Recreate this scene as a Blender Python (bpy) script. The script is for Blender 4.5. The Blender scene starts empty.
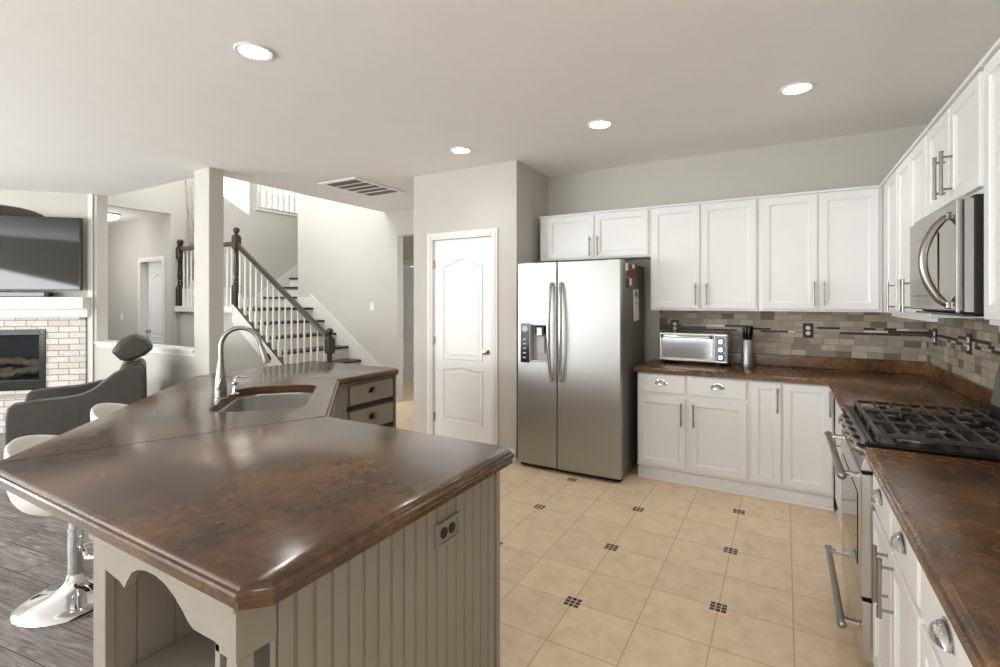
import bpy, bmesh, math, random
from mathutils import Vector, Matrix
from mathutils.geometry import tessellate_polygon
random.seed(7)
PI = math.pi
C = bpy.context.scene.collection
SC = bpy.context.scene

# ------------------------------------------------------------------ camera, world, light, exposure
cam_d = bpy.data.cameras.new('camera')
cam = bpy.data.objects.new('camera', cam_d)
C.objects.link(cam)
cam.location = (0, 0, 1.45)
cam.rotation_euler = (PI/2, 0, math.radians(29.95))
cam_d.sensor_fit = 'HORIZONTAL'
cam_d.sensor_width = 36
cam_d.lens = 494*36/1000
cam_d.shift_y = -0.0325
cam_d.clip_start = 0.02
SC.camera = cam
SC.view_settings.view_transform = 'Standard'
SC.view_settings.look = 'None'
SC.view_settings.gamma = 1
SC.view_settings.use_curve_mapping = False
SC.view_settings.exposure = 0.43
SC.cycles.max_bounces = 10
SC.cycles.diffuse_bounces = 6
SC.cycles.glossy_bounces = 5
SC.cycles.sample_clamp_indirect = 6
SC.cycles.use_denoising = True

world = bpy.data.worlds.new('world')
SC.world = world
world.use_nodes = True
wb = world.node_tree.nodes['Background']
wb.inputs[0].default_value = (0.75, 0.86, 1.0, 1)
wb.inputs[1].default_value = 0.6

def area(name, loc, target, sx, sy, power, col=(1, 1, 1)):
    l = bpy.data.lights.new(name, 'AREA')
    l.shape = 'RECTANGLE'
    l.size = sx
    l.size_y = sy
    l.energy = power
    l.color = col
    o = bpy.data.objects.new(name, l)
    C.objects.link(o)
    o.location = loc
    d = Vector(target)-Vector(loc)
    o.rotation_euler = d.to_track_quat('-Z', 'Y').to_euler()
    return o

DAY = (0.945, 0.975, 1.0)
area('window_light_nook', (-1.3, -3.4, 1.10), (-1.3, 0, 2.2), 2.8, 2.0, 66, DAY)
area('window_light_living', (-5.2, -3.4, 1.52), (-4.6, 0, 3.9), 4.4, 1.55, 235, DAY)
area('window_light_west', (-8.45, -1.4, 1.45), (0, -0.8, 6.0), 2.6, 1.7, 150, DAY)
area('window_light_stairwell', (-6.4, 3.0, 4.5), (-6.8, 5.4, 3.2), 2.2, 1.2, 95, DAY)
area('window_light_loft', (-9.0, 8.3, 4.3), (-9.0, 6.0, 3.8), 1.6, 1.6, 80, DAY)
area('hall_fill_light', (-3.5, 6.1, 1.5), (-5.5, 6.1, 1.3), .9, 1.6, 11, DAY)  # unseen fill lamp added to brighten the hall; no window there
sun_d = bpy.data.lights.new('sun', 'SUN')
sun_d.energy = 16
sun_d.angle = math.radians(0.6)
sun_d.color = (1, 0.96, 0.9)
sun = bpy.data.objects.new('sun', sun_d)
C.objects.link(sun)
sun.rotation_euler = Vector((-1, 1, -0.52)).to_track_quat('-Z', 'Y').to_euler()

# ------------------------------------------------------------------ helpers
ROOTM = {}

def root_of(o):
    while o.parent:
        o = o.parent
    return o

class MB:
    def __init__(self):
        self.bm = bmesh.new()
        self.mi = 0
    def face(self, vs):
        try:
            f = self.bm.faces.new(vs)
            f.material_index = self.mi
            return f
        except ValueError:
            return None
    def hexa(self, p, M=None):
        v = [self.bm.verts.new((M @ Vector(q)) if M else q) for q in p]
        for a in ((0, 3, 2, 1), (4, 5, 6, 7), (0, 1, 5, 4), (1, 2, 6, 5), (2, 3, 7, 6), (3, 0, 4, 7)):
            self.face([v[i] for i in a])
        return self
    def box(self, x0, x1, y0, y1, z0, z1, M=None):
        return self.hexa([(x0, y0, z0), (x1, y0, z0), (x1, y1, z0), (x0, y1, z0),
                          (x0, y0, z1), (x1, y0, z1), (x1, y1, z1), (x0, y1, z1)], M)
    def prism(self, poly, a, b, axis='z', M=None):
        def mk(p, h):
            q = {'z': (p[0], p[1], h), 'y': (p[0], h, p[1]), 'x': (h, p[0], p[1])}[axis]
            return self.bm.verts.new((M @ Vector(q)) if M else q)
        lo = [mk(p, a) for p in poly]
        hi = [mk(p, b) for p in poly]
        n = len(poly)
        tris = tessellate_polygon([[Vector((p[0], p[1], 0)) for p in poly]])
        if n <= 4:
            self.face(lo[::-1])
            self.face(hi)
        else:
            for t in tris:
                self.face([lo[i] for i in t][::-1])
                self.face([hi[i] for i in t])
        for i in range(n):
            j = (i+1) % n
            self.face([lo[i], lo[j], hi[j], hi[i]])
        return self
    def rings(self, loops, cap0=False, cap1=True, closed=True):
        prev = None
        first = None
        for lp in loops:
            cur = [self.bm.verts.new(p) for p in lp]
            if prev:
                n = len(cur)
                for i in range(n if closed else n-1):
                    j = (i+1) % n
                    self.face([prev[i], prev[j], cur[j], cur[i]])
            else:
                first = cur
            prev = cur
        for vs, on in ((first, cap0), (prev, cap1)):
            if on:
                if len(vs) <= 4:
                    self.face(vs)
                else:
                    c = self.bm.verts.new(sum((v.co for v in vs), Vector())/len(vs))
                    for i in range(len(vs)):
                        self.face([vs[i], vs[(i+1) % len(vs)], c])
        return self
    def tube(self, pts, r, seg=8, cap=True, flat=1.0):
        pts = [Vector(p) for p in pts]
        n = len(pts)
        rr = r if isinstance(r, (list, tuple)) else [r]*n
        tan = []
        for i in range(n):
            t = pts[min(i+1, n-1)]-pts[max(i-1, 0)]
            tan.append(t.normalized())
        ref = Vector((0, 0, 1)) if abs(tan[0].z) < .9 else Vector((1, 0, 0))
        u = tan[0].cross(ref).normalized()
        loops = []
        for i in range(n):
            if i:
                u = (u-tan[i]*u.dot(tan[i])).normalized()
            w = tan[i].cross(u)
            loops.append([pts[i]+(u*math.cos(2*PI*k/seg)+w*math.sin(2*PI*k/seg)*flat)*rr[i] for k in range(seg)])
        return self.rings(loops, cap, cap)
    def lathe(self, prof, seg=16, c=(0, 0, 0), M=None, cap0=True, cap1=True):
        loops = []
        for r, z in prof:
            l = [Vector((c[0]+r*math.cos(2*PI*k/seg), c[1]+r*math.sin(2*PI*k/seg), c[2]+z)) for k in range(seg)]
            loops.append([M @ p for p in l] if M else l)
        return self.rings(loops, cap0, cap1)
    def ball(self, c, r, seg=12, sc=(1, 1, 1), M=None):
        n = seg//2
        loops = []
        for i in range(n+1):
            a = -PI/2+PI*i/n
            rad = max(math.cos(a), .02)
            l = [Vector((c[0]+sc[0]*r*rad*math.cos(2*PI*k/seg), c[1]+sc[1]*r*rad*math.sin(2*PI*k/seg), c[2]+sc[2]*r*math.sin(a))) for k in range(seg)]
            loops.append([M @ p for p in l] if M else l)
        return self.rings(loops, True, True)
    def mesh(self, name, mat, smooth=False, M=None):
        bm = self.bm
        if M:
            bmesh.ops.transform(bm, matrix=M, verts=bm.verts)
        bmesh.ops.recalc_face_normals(bm, faces=bm.faces)
        me = bpy.data.meshes.new(name)
        bm.to_mesh(me)
        bm.free()
        for m in (mat if isinstance(mat, (list, tuple)) else [mat]):
            me.materials.append(m)
        if smooth:
            me.polygons.foreach_set('use_smooth', [True]*len(me.polygons))
            me.set_sharp_from_angle(angle=math.radians(smooth if smooth > 1 else 38))
        return me
    def build(self, name, mat, parent=None, smooth=False, bevel=0, world=True, seg=2, solid=0, subsurf=0):
        M = None
        if parent is not None and world:
            M = ROOTM[root_of(parent).name].inverted()
        me = self.mesh(name, mat, smooth, M)
        o = bpy.data.objects.new(name, me)
        C.objects.link(o)
        if parent is not None:
            o.parent = parent
        if solid:
            s = o.modifiers.new('solid', 'SOLIDIFY')
            s.thickness = solid
            s.offset = 0
        if bevel:
            b = o.modifiers.new('bevel', 'BEVEL')
            b.width = bevel
            b.segments = seg
            b.limit_method = 'ANGLE'
            b.angle_limit = math.radians(40)
            b.harden_normals = False
        if subsurf:
            s = o.modifiers.new('sub', 'SUBSURF')
            s.levels = s.render_levels = subsurf
        if parent is None:
            ROOTM[o.name] = Matrix.Identity(4)
        return o

def inst(name, me, parent, loc=(0, 0, 0), rot=(0, 0, 0)):
    o = bpy.data.objects.new(name, me)
    C.objects.link(o)
    o.parent = parent
    o.location = loc
    o.rotation_euler = rot
    return o

def tag(o, label, cat, group=None):
    o['label'] = label
    o['category'] = cat
    if group:
        o['group'] = group
    return o

def thing(name, label, cat, loc=(0, 0, 0), rz=0, group=None):
    o = bpy.data.objects.new(name, None)
    C.objects.link(o)
    o.empty_display_size = .1
    o.location = loc
    o.rotation_euler = (0, 0, rz)
    ROOTM[o.name] = Matrix.Translation(loc) @ Matrix.Rotation(rz, 4, 'Z')
    return tag(o, label, cat, group)

def copy_tree(src, loc, rz=None, label=None):
    def rec(o, par):
        c = o.copy()
        C.objects.link(c)
        if par is not None:
            c.parent = par
        for ch in list(o.children):
            rec(ch, c)
        return c
    r = rec(src, None)
    r.location = loc
    if rz is not None:
        r.rotation_euler = (0, 0, rz)
    ROOTM[r.name] = Matrix.Translation(loc) @ Matrix.Rotation(r.rotation_euler[2], 4, 'Z')
    if label:
        r['label'] = label
    return r

def struct(name, mb, mat, parent=None, **k):
    o = mb.build(name, mat, parent, **k)
    if parent is None:
        o['kind'] = 'structure'
    return o

def offset_poly(poly, d):
    n = len(poly)
    area2 = sum(poly[i][0]*poly[(i+1) % n][1]-poly[(i+1) % n][0]*poly[i][1] for i in range(n))
    s = 1 if area2 > 0 else -1
    out = []
    for i in range(n):
        p0, p1, p2 = Vector(poly[i-1]), Vector(poly[i]), Vector(poly[(i+1) % n])
        e1 = (p1-p0).normalized()
        e2 = (p2-p1).normalized()
        n1 = Vector((-e1.y, e1.x))*s
        n2 = Vector((-e2.y, e2.x))*s
        b = n1+n2
        k = b.length
        b = b/k if k > 1e-6 else n1
        q = p1+b*(d/max(b.dot(n1), .35))
        out.append((q.x, q.y))
    return out

def slab(poly, prof, ztop, hole=None, thick=.045):
    """edge-profiled worktop: prof = (inset, z below top) from the underside up; hole cut with straight sides"""
    mb = MB()
    bm = mb.bm
    loops = [[bm.verts.new((p[0], p[1], ztop+z)) for p in offset_poly(poly, d)] for d, z in prof]
    n = len(poly)
    for a, b in zip(loops, loops[1:]):
        for i in range(n):
            j = (i+1) % n
            bm.faces.new((a[i], a[j], b[j], b[i]))
    def fill(outer, inner):
        es = []
        for lp in ([outer] + ([inner] if inner else [])):
            for i in range(len(lp)):
                a, b = lp[i], lp[(i+1) % len(lp)]
                e = bm.edges.get((a, b)) or bm.edges.new((a, b))
                es.append(e)
        bmesh.ops.triangle_fill(bm, use_beauty=True, use_dissolve=False, edges=es)
    ht = hb = None
    if hole:
        ht = [bm.verts.new((p[0], p[1], ztop)) for p in hole]
        hb = [bm.verts.new((p[0], p[1], ztop-thick)) for p in hole]
        m = len(hole)
        for i in range(m):
            j = (i+1) % m
            bm.faces.new((ht[i], ht[j], hb[j], hb[i]))
    fill(loops[-1], ht)
    fill(loops[0], hb)
    return mb

OGEE = [(.007, -.045), (.007, -.028), (.003, -.027), (.0, -.022), (.0, -.016), (.003, -.0115), (.010, -.010), (.013, -.006), (.017, -.002), (.022, 0)]

def lin(c):
    r = []
    for v in c:
        v /= 255
        r.append(v/12.92 if v <= .04045 else ((v+.055)/1.055)**2.4)
    return (*r, 1)

# ------------------------------------------------------------------ materials
def new_mat(name):
    m = bpy.data.materials.new(name)
    m.use_nodes = True
    nt = m.node_tree
    return m, nt, nt.nodes['Principled BSDF']

def node(nt, typ, **k):
    n = nt.nodes.new(typ)
    for a, b in k.items():
        if a == 'ins':
            for i, v in b.items():
                n.inputs[i].default_value = v
        else:
            setattr(n, a, b)
    return n

def mth(nt, op, a, b=0.0, c=None):
    n = nt.nodes.new('ShaderNodeMath')
    n.operation = op
    for i, v in enumerate((a, b, c)):
        if v is None:
            continue
        if isinstance(v, (int, float)):
            n.inputs[i].default_value = v
        else:
            nt.links.new(v, n.inputs[i])
    return n.outputs[0]

def ramp(nt, fac, stops):
    n = nt.nodes.new('ShaderNodeValToRGB')
    cr = n.color_ramp
    while len(cr.elements) < len(stops):
        cr.elements.new(.5)
    for e, (p, c) in zip(cr.elements, stops):
        e.position = p
        e.color = c
    nt.links.new(fac, n.inputs[0])
    return n.outputs[0]

def mix(nt, fac, a, b, blend='MIX'):
    n = nt.nodes.new('ShaderNodeMix')
    n.data_type = 'RGBA'
    n.blend_type = blend
    for i, v in ((0, fac), (6, a), (7, b)):
        if isinstance(v, (int, float)):
            n.inputs[i].default_value = v
        elif isinstance(v, tuple):
            n.inputs[i].default_value = v
        else:
            nt.links.new(v, n.inputs[i])
    return n.outputs[2]

def coord(nt, which='Object', scale=(1, 1, 1), rot=(0, 0, 0)):
    t = nt.nodes.new('ShaderNodeTexCoord')
    m = nt.nodes.new('ShaderNodeMapping')
    m.inputs['Scale'].default_value = scale
    m.inputs['Rotation'].default_value = rot
    nt.links.new(t.outputs[which], m.inputs[0])
    return m.outputs[0]

def noise(nt, vec, scale, detail=4, rough=.6, dist=0):
    n = node(nt, 'ShaderNodeTexNoise')
    n.inputs['Scale'].default_value = scale
    n.inputs['Detail'].default_value = detail
    n.inputs['Roughness'].default_value = rough
    n.inputs['Distortion'].default_value = dist
    nt.links.new(vec, n.inputs['Vector'])
    return n.outputs[0]

def bump(nt, bs, h, strength=.2, dist=.002):
    b = nt.nodes.new('ShaderNodeBump')
    b.inputs['Strength'].default_value = strength
    b.inputs['Distance'].default_value = dist
    nt.links.new(h, b.inputs['Height'])
    nt.links.new(b.outputs[0], bs.inputs['Normal'])

def paint(name, rgb, rough=.5, var=.03, nscale=6, metallic=0, bmp=0, spec=.5, bscale=120):
    m, nt, bs = new_mat(name)
    c = lin(rgb)
    v = coord(nt)
    f = noise(nt, v, nscale)
    lo = tuple(x*(1-var) for x in c[:3])+(1,)
    hi = tuple(min(1, x*(1+var)) for x in c[:3])+(1,)
    nt.links.new(ramp(nt, f, [(.3, lo), (.7, hi)]), bs.inputs['Base Color'])
    bs.inputs['Roughness'].default_value = rough
    bs.inputs['Metallic'].default_value = metallic
    bs.inputs['Specular IOR Level'].default_value = spec
    if bmp:
        bump(nt, bs, noise(nt, v, bscale, 3), bmp, .001)
    return m

def steel(name, rgb, rough=.28, brush=(1, 1, 90), amt=.03):
    m, nt, bs = new_mat(name)
    v = coord(nt, scale=brush)
    f = noise(nt, v, 8, 3)
    c = lin(rgb)
    nt.links.new(ramp(nt, f, [(.25, tuple(x*.965 for x in c[:3])+(1,)), (.75, c)]), bs.inputs['Base Color'])
    bs.inputs['Metallic'].default_value = 1
    r = mth(nt, 'MULTIPLY_ADD', f, amt, rough-amt/2)
    nt.links.new(r, bs.inputs['Roughness'])
    return m

def emis(name, rgb, s):
    m, nt, bs = new_mat(name)
    bs.inputs['Base Color'].default_value = lin(rgb)
    bs.inputs['Emission Color'].default_value = lin(rgb)
    bs.inputs['Emission Strength'].default_value = s
    return m

def glass_dark(name, rgb, rough=.05, spec=.6):
    return paint(name, rgb, rough, .05, 3, spec=spec)

def counter_mat(name, dark, mid, light, rough=.2, seed=0.0):
    m, nt, bs = new_mat(name)
    v = coord(nt)
    a = node(nt, 'ShaderNodeVectorMath', operation='ADD')
    a.inputs[1].default_value = (seed, seed*.7, 0)
    nt.links.new(v, a.inputs[0])
    v = a.outputs[0]
    big = noise(nt, v, 2.3, 6, .6, .3)
    fine = noise(nt, v, 26, 8, .7, .4)
    fac = mth(nt, 'ADD', mth(nt, 'MULTIPLY', big, .68), mth(nt, 'MULTIPLY', fine, .32))
    col = ramp(nt, fac, [(.36, lin(dark)), (.5, lin(mid)), (.66, lin(light))])
    speck = noise(nt, v, 160, 3, .7)
    col = mix(nt, ramp(nt, speck, [(.58, (0, 0, 0, 1)), (.7, (.55, .55, .55, 1))]), col, lin(dark), 'MIX')
    nt.links.new(col, bs.inputs['Base Color'])
    nt.links.new(mth(nt, 'MULTIPLY_ADD', fine, .16, rough-.06), bs.inputs['Roughness'])
    bs.inputs['Specular IOR Level'].default_value = .6
    bump(nt, bs, noise(nt, v, 38, 4), .06, .002)
    return m

def floor_tile_mat():
    m, nt, bs = new_mat('ceramic_floor_tile')
    t = nt.nodes.new('ShaderNodeTexCoord')
    sep = nt.nodes.new('ShaderNodeSeparateXYZ')
    nt.links.new(t.outputs['Object'], sep.inputs[0])
    X, Y = sep.outputs[0], sep.outputs[1]
    T = .306
    u = mth(nt, 'DIVIDE', mth(nt, 'ADD', X, .272+T*40), T)
    w = mth(nt, 'DIVIDE', mth(nt, 'ADD', Y, -3.767+T*40), T)
    def edge(q):
        fr = mth(nt, 'FRACT', q)
        return mth(nt, 'MINIMUM', fr, mth(nt, 'SUBTRACT', 1.0, fr))
    e = mth(nt, 'MINIMUM', edge(u), edge(w))
    grout = mth(nt, 'LESS_THAN', e, .010)
    cell = nt.nodes.new('ShaderNodeCombineXYZ')
    nt.links.new(mth(nt, 'FLOOR', u), cell.inputs[0])
    nt.links.new(mth(nt, 'FLOOR', w), cell.inputs[1])
    wn = nt.nodes.new('ShaderNodeTexWhiteNoise')
    nt.links.new(cell.outputs[0], wn.inputs['Vector'])
    v = t.outputs['Object']
    cloud = noise(nt, v, 9, 8, .72, .3)
    base = ramp(nt, cloud, [(.3, lin((218, 192, 160))), (.5, lin((232, 209, 179))), (.7, lin((240, 222, 197)))])
    tint = ramp(nt, wn.outputs['Value'], [(0, (.96, .96, .96, 1)), (1, (1.02, 1.02, 1.02, 1))])
    base = mix(nt, 1.0, base, tint, 'MULTIPLY')
    base = mix(nt, grout, base, lin((204, 180, 150)))
    # mosaic inlays on every second crossing, rows staggered
    i2 = mth(nt, 'DIVIDE', mth(nt, 'ADD', X, .272+2*T*20), 2*T)
    ir = mth(nt, 'ROUND', i2)
    dx = mth(nt, 'MULTIPLY', mth(nt, 'SUBTRACT', i2, ir), 2*T)
    j2 = mth(nt, 'SUBTRACT', mth(nt, 'DIVIDE', mth(nt, 'ADD', Y, -3.767+2*T*20), 2*T), mth(nt, 'MULTIPLY', ir, .5))
    dy = mth(nt, 'MULTIPLY', mth(nt, 'SUBTRACT', j2, mth(nt, 'ROUND', j2)), 2*T)
    S = .038
    inside = mth(nt, 'LESS_THAN', mth(nt, 'MAXIMUM', mth(nt, 'ABSOLUTE', dx), mth(nt, 'ABSOLUTE', dy)), S)
    inside = mth(nt, 'MULTIPLY', inside, mth(nt, 'LESS_THAN', Y, 3.95))      # the border row has no inlays
    a = mth(nt, 'MULTIPLY', mth(nt, 'ADD', dx, S), 1.5/S)
    b = mth(nt, 'MULTIPLY', mth(nt, 'ADD', dy, S), 1.5/S)
    me = mth(nt, 'MINIMUM', edge(a), edge(b))
    chip = mth(nt, 'GREATER_THAN', me, .075)
    c2 = nt.nodes.new('ShaderNodeCombineXYZ')
    nt.links.new(mth(nt, 'ADD', mth(nt, 'FLOOR', a), mth(nt, 'MULTIPLY', ir, 7.0)), c2.inputs[0])
    nt.links.new(mth(nt, 'ADD', mth(nt, 'FLOOR', b), mth(nt, 'MULTIPLY', mth(nt, 'ROUND', j2), 5.0)), c2.inputs[1])
    wn2 = nt.nodes.new('ShaderNodeTexWhiteNoise')
    nt.links.new(c2.outputs[0], wn2.inputs['Vector'])
    chipc = ramp(nt, wn2.outputs['Value'], [(0, lin((52, 38, 28))), (.7, lin((84, 62, 44))), (.85, lin((112, 90, 64))), (1, lin((66, 48, 36)))])
    mos = mix(nt, chip, lin((226, 214, 190)), chipc)
    col = mix(nt, inside, base, mos)
    nt.links.new(col, bs.inputs['Base Color'])
    rg = mth(nt, 'MULTIPLY_ADD', grout, .4, .34)
    nt.links.new(mth(nt, 'MULTIPLY_ADD', cloud, .1, rg), bs.inputs['Roughness'])
    bs.inputs['Specular IOR Level'].default_value = .4
    h = mth(nt, 'SUBTRACT', mth(nt, 'MULTIPLY', cloud, .3), grout)
    bump(nt, bs, h, .35, .002)
    return m

def wood_floor_mat():
    m, nt, bs = new_mat('grey_plank_floor')
    t = nt.nodes.new('ShaderNodeTexCoord')
    mp = nt.nodes.new('ShaderNodeMapping')
    mp.inputs['Rotation'].default_value = (0, 0, math.radians(-8))
    nt.links.new(t.outputs['Object'], mp.inputs[0])
    sep = nt.nodes.new('ShaderNodeSeparateXYZ')
    nt.links.new(mp.outputs[0], sep.inputs[0])
    X, Y = sep.outputs[0], sep.outputs[1]
    row = mth(nt, 'DIVIDE', mth(nt, 'ADD', Y, 40.0), .17)
    rf = mth(nt, 'FLOOR', row)
    wn = nt.nodes.new('ShaderNodeTexWhiteNoise')
    wn.noise_dimensions = '1D'
    nt.links.new(rf, wn.inputs['W'])
    xs = mth(nt, 'DIVIDE', mth(nt, 'ADD', mth(nt, 'ADD', X, 40.0), mth(nt, 'MULTIPLY', wn.outputs[0], 1.2)), 1.22)
    fx = mth(nt, 'FRACT', xs)
    fy = mth(nt, 'FRACT', row)
    gap = mth(nt, 'MAXIMUM', mth(nt, 'LESS_THAN', fx, .004), mth(nt, 'LESS_THAN', fy, .025))
    c = nt.nodes.new('ShaderNodeCombineXYZ')
    nt.links.new(mth(nt, 'FLOOR', xs), c.inputs[0])
    nt.links.new(rf, c.inputs[1])
    w2 = nt.nodes.new('ShaderNodeTexWhiteNoise')
    nt.links.new(c.outputs[0], w2.inputs['Vector'])
    g = nt.nodes.new('ShaderNodeCombineXYZ')
    nt.links.new(mth(nt, 'MULTIPLY', X, 1.3), g.inputs[0])
    nt.links.new(mth(nt, 'MULTIPLY', Y, 13.0), g.inputs[1])
    nt.links.new(mth(nt, 'MULTIPLY', w2.outputs[0], 30.0), g.inputs[2])
    gr = noise(nt, g.outputs[0], 2.4, 6, .65, 1.6)
    col = ramp(nt, gr, [(.3, lin((84, 79, 75))), (.5, lin((130, 124, 119))), (.7, lin((172, 166, 160)))])
    tint = ramp(nt, w2.outputs[0], [(0, (.8, .8, .8, 1)), (1, (1.12, 1.12, 1.12, 1))])
    col = mix(nt, 1.0, col, tint, 'MULTIPLY')
    col = mix(nt, gap, col, lin((48, 44, 42)))
    nt.links.new(col, bs.inputs['Base Color'])
    bs.inputs['Roughness'].default_value = .42
    bump(nt, bs, mth(nt, 'SUBTRACT', gr, gap), .2, .002)
    return m

def brick_mat():
    m, nt, bs = new_mat('whitewashed_brick')
    t = nt.nodes.new('ShaderNodeTexCoord')
    sep = nt.nodes.new('ShaderNodeSeparateXYZ')
    nt.links.new(t.outputs['Object'], sep.inputs[0])
    cb = nt.nodes.new('ShaderNodeCombineXYZ')
    nt.links.new(sep.outputs[0], cb.inputs[0])
    nt.links.new(sep.outputs[2], cb.inputs[1])
    br = nt.nodes.new('ShaderNodeTexBrick')
    br.inputs['Scale'].default_value = 1
    br.inputs['Brick Width'].default_value = .21
    br.inputs['Row Height'].default_value = .072
    br.inputs['Mortar Size'].default_value = .005
    br.inputs['Mortar Smooth'].default_value = .3
    br.inputs['Color1'].default_value = (0, 0, 0, 1)
    br.inputs['Color2'].default_value = (1, 1, 1, 1)
    br.inputs['Bias'].default_value = 0
    nt.links.new(cb.outputs[0], br.inputs['Vector'])
    base = ramp(nt, br.outputs['Color'], [(0, lin((222, 218, 212))), (.80, lin((212, 207, 200))), (.9, lin((212, 202, 194))), (.96, lin((186, 158, 144))), (1, lin((150, 108, 92)))])
    n1 = noise(nt, t.outputs['Object'], 16, 6, .75)
    base = mix(nt, ramp(nt, n1, [(.6, (0, 0, 0, 1)), (.7, (.7, .7, .7, 1))]), base, lin((150, 128, 116)))
    n2 = noise(nt, t.outputs['Object'], 34, 4, .7)
    base = mix(nt, ramp(nt, n2, [(.63, (0, 0, 0, 1)), (.69, (.8, .8, .8, 1))]), base, lin((84, 70, 62)))
    col = mix(nt, br.outputs['Fac'], base, lin((146, 137, 126)))
    nt.links.new(col, bs.inputs['Base Color'])
    bs.inputs['Roughness'].default_value = .85
    bump(nt, bs, mth(nt, 'SUBTRACT', n1, mth(nt, 'MULTIPLY', br.outputs['Fac'], 2.0)), .6, .006)
    return m

M = {}
M['wall'] = paint('greige_wall_paint', (199, 196, 188), .75, .012, 3, spec=.3, bmp=.05)
M['ceiling'] = paint('ceiling_paint', (240, 238, 235), .85, .012, 4, spec=.2, bmp=.12, bscale=60)
M['white'] = paint('white_cabinet_paint', (236, 237, 237), .38, .012, 5)
M['niche'] = paint('niche_shade_brown_grey', (112, 102, 92), .8, .03)  # shade inside the arched niche put into a darker lining colour
M['soot'] = paint('sooty_firebox', (58, 62, 66), .6, .1)
M['trim'] = paint('white_trim_paint', (229, 227, 222), .42, .012, 5)
M['taupe'] = paint('taupe_island_paint', (146, 139, 128), .45, .03, 7)
M['tile'] = floor_tile_mat()
M['wood'] = wood_floor_mat()
M['counter'] = counter_mat('brown_stained_worktop', (46, 31, 20), (84, 57, 35), (122, 87, 52), .15)
M['counter_r'] = counter_mat('rust_brown_stained_worktop', (54, 36, 20), (104, 70, 38), (150, 106, 60), .24, 5.3)
M['seam'] = paint('worktop_seam', (44, 30, 22), .4)
M['steel'] = steel('brushed_stainless', (180, 180, 178), .42, (.25, .25, 60))
M['steel_h'] = steel('brushed_stainless_horizontal', (200, 199, 195), .24, (.25, 60, .25))
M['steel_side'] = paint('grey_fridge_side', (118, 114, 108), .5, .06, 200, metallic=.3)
M['nickel'] = steel('brushed_nickel', (158, 154, 148), .28, (30, 30, 30))
M['chrome'] = steel('polished_chrome', (232, 232, 234), .07, (20, 20, 20), .02)
M['black'] = paint('black_enamel', (13, 13, 14), .22, .1)
M['black_matte'] = paint('black_matte', (24, 23, 23), .6, .1)
M['iron'] = paint('cast_iron', (58, 56, 54), .34, .2, 60, bmp=.2)
M['glass_black'] = glass_dark('black_glass', (12, 12, 14))
M['mirror_glass'] = paint('mirrored_door_glass', (146, 140, 130), .10, .03, 3, metallic=.85)
M['tv_screen'] = paint('television_screen', (13, 13, 14), .05, .05, 2, spec=.5)
M['dark_wood'] = paint('dark_espresso_wood', (52, 42, 32), .35, .18, 30)
M['leather'] = paint('dark_grey_leather', (68, 64, 60), .42, .08, 14, bmp=.25, bscale=140)
M['leather_seam'] = paint('leather_piping', (70, 66, 62), .5)
M['shell'] = paint('white_stool_shell', (238, 236, 230), .35, .01)
M['brick'] = brick_mat()
M['log'] = paint('ceramic_log', (150, 128, 104), .9, .45, 14, bmp=.8, bscale=30)
M['birch'] = paint('pale_curly_branch', (176, 162, 146), .7, .45, 20)
M['grey_plastic'] = paint('grey_plastic', (176, 176, 174), .4)
M['lens'] = emis('lit_lamp_lens', (255, 250, 240), 14)
M['lens_dim'] = emis('lit_dome_glass', (255, 248, 235), 5)
M['plate'] = paint('white_plastic', (240, 239, 236), .4)
M['black_plate'] = paint('dark_switch_plate', (24, 20, 18), .4)
M['brass'] = steel('satin_brass_nickel', (196, 178, 150), .22, (30, 30, 30))
M['louvre'] = paint('dark_louvre_metal', (112, 107, 101), .6)  # louvres are dark grey, darker than the vent frame
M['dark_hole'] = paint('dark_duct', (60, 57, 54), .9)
M['white_paper'] = paint('white_paper', (232, 230, 222), .8)
M['red'] = paint('red_print', (146, 44, 30), .6)
M['rust'] = paint('brown_print', (96, 66, 48), .6)
M['display'] = paint('dark_touch_panel', (26, 27, 30), .15)
M['icon'] = paint('pale_icon', (200, 206, 210), .5)
M['toaster_glass'] = paint('toaster_glass', (226, 230, 234), .10, .05, 8, metallic=.85)
M['blue_grey'] = paint('blue_grey_steel', (120, 128, 138), .3, .05, metallic=.6)
TILES = [paint('backsplash_tile_'+n, c, .55, .10, 18, bmp=.25, bscale=70) for n, c in
         (('greige', (164, 155, 141)), ('sand', (190, 179, 161)), ('brown_grey', (144, 132, 117)), ('tan', (176, 162, 142)), ('umber', (122, 108, 93)))]
MOS = [paint('mosaic_dark', (40, 31, 27), .4, .15), paint('mosaic_tan', (172, 156, 136), .3, .1), paint('mosaic_white', (226, 222, 214), .15, .05), paint('mosaic_slate', (80, 70, 62), .4, .1)]
def clear_glass(name, gloss):
    m, nt, bs = new_mat(name)
    nt.nodes.remove(bs)
    tr = node(nt, 'ShaderNodeBsdfTransparent')
    tr.inputs[0].default_value = (.72, .74, .76, 1)
    gl = node(nt, 'ShaderNodeBsdfGlossy')
    gl.inputs['Roughness'].default_value = .03
    ms = node(nt, 'ShaderNodeMixShader')
    ms.inputs[0].default_value = gloss
    nt.links.new(tr.outputs[0], ms.inputs[1])
    nt.links.new(gl.outputs[0], ms.inputs[2])
    nt.links.new(ms.outputs[0], nt.nodes['Material Output'].inputs[0])
    return m
M['fire_glass'] = clear_glass('fireplace_glass', .015)
M['grout'] = paint('backsplash_grout', (150, 140, 125), .9)

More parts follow.
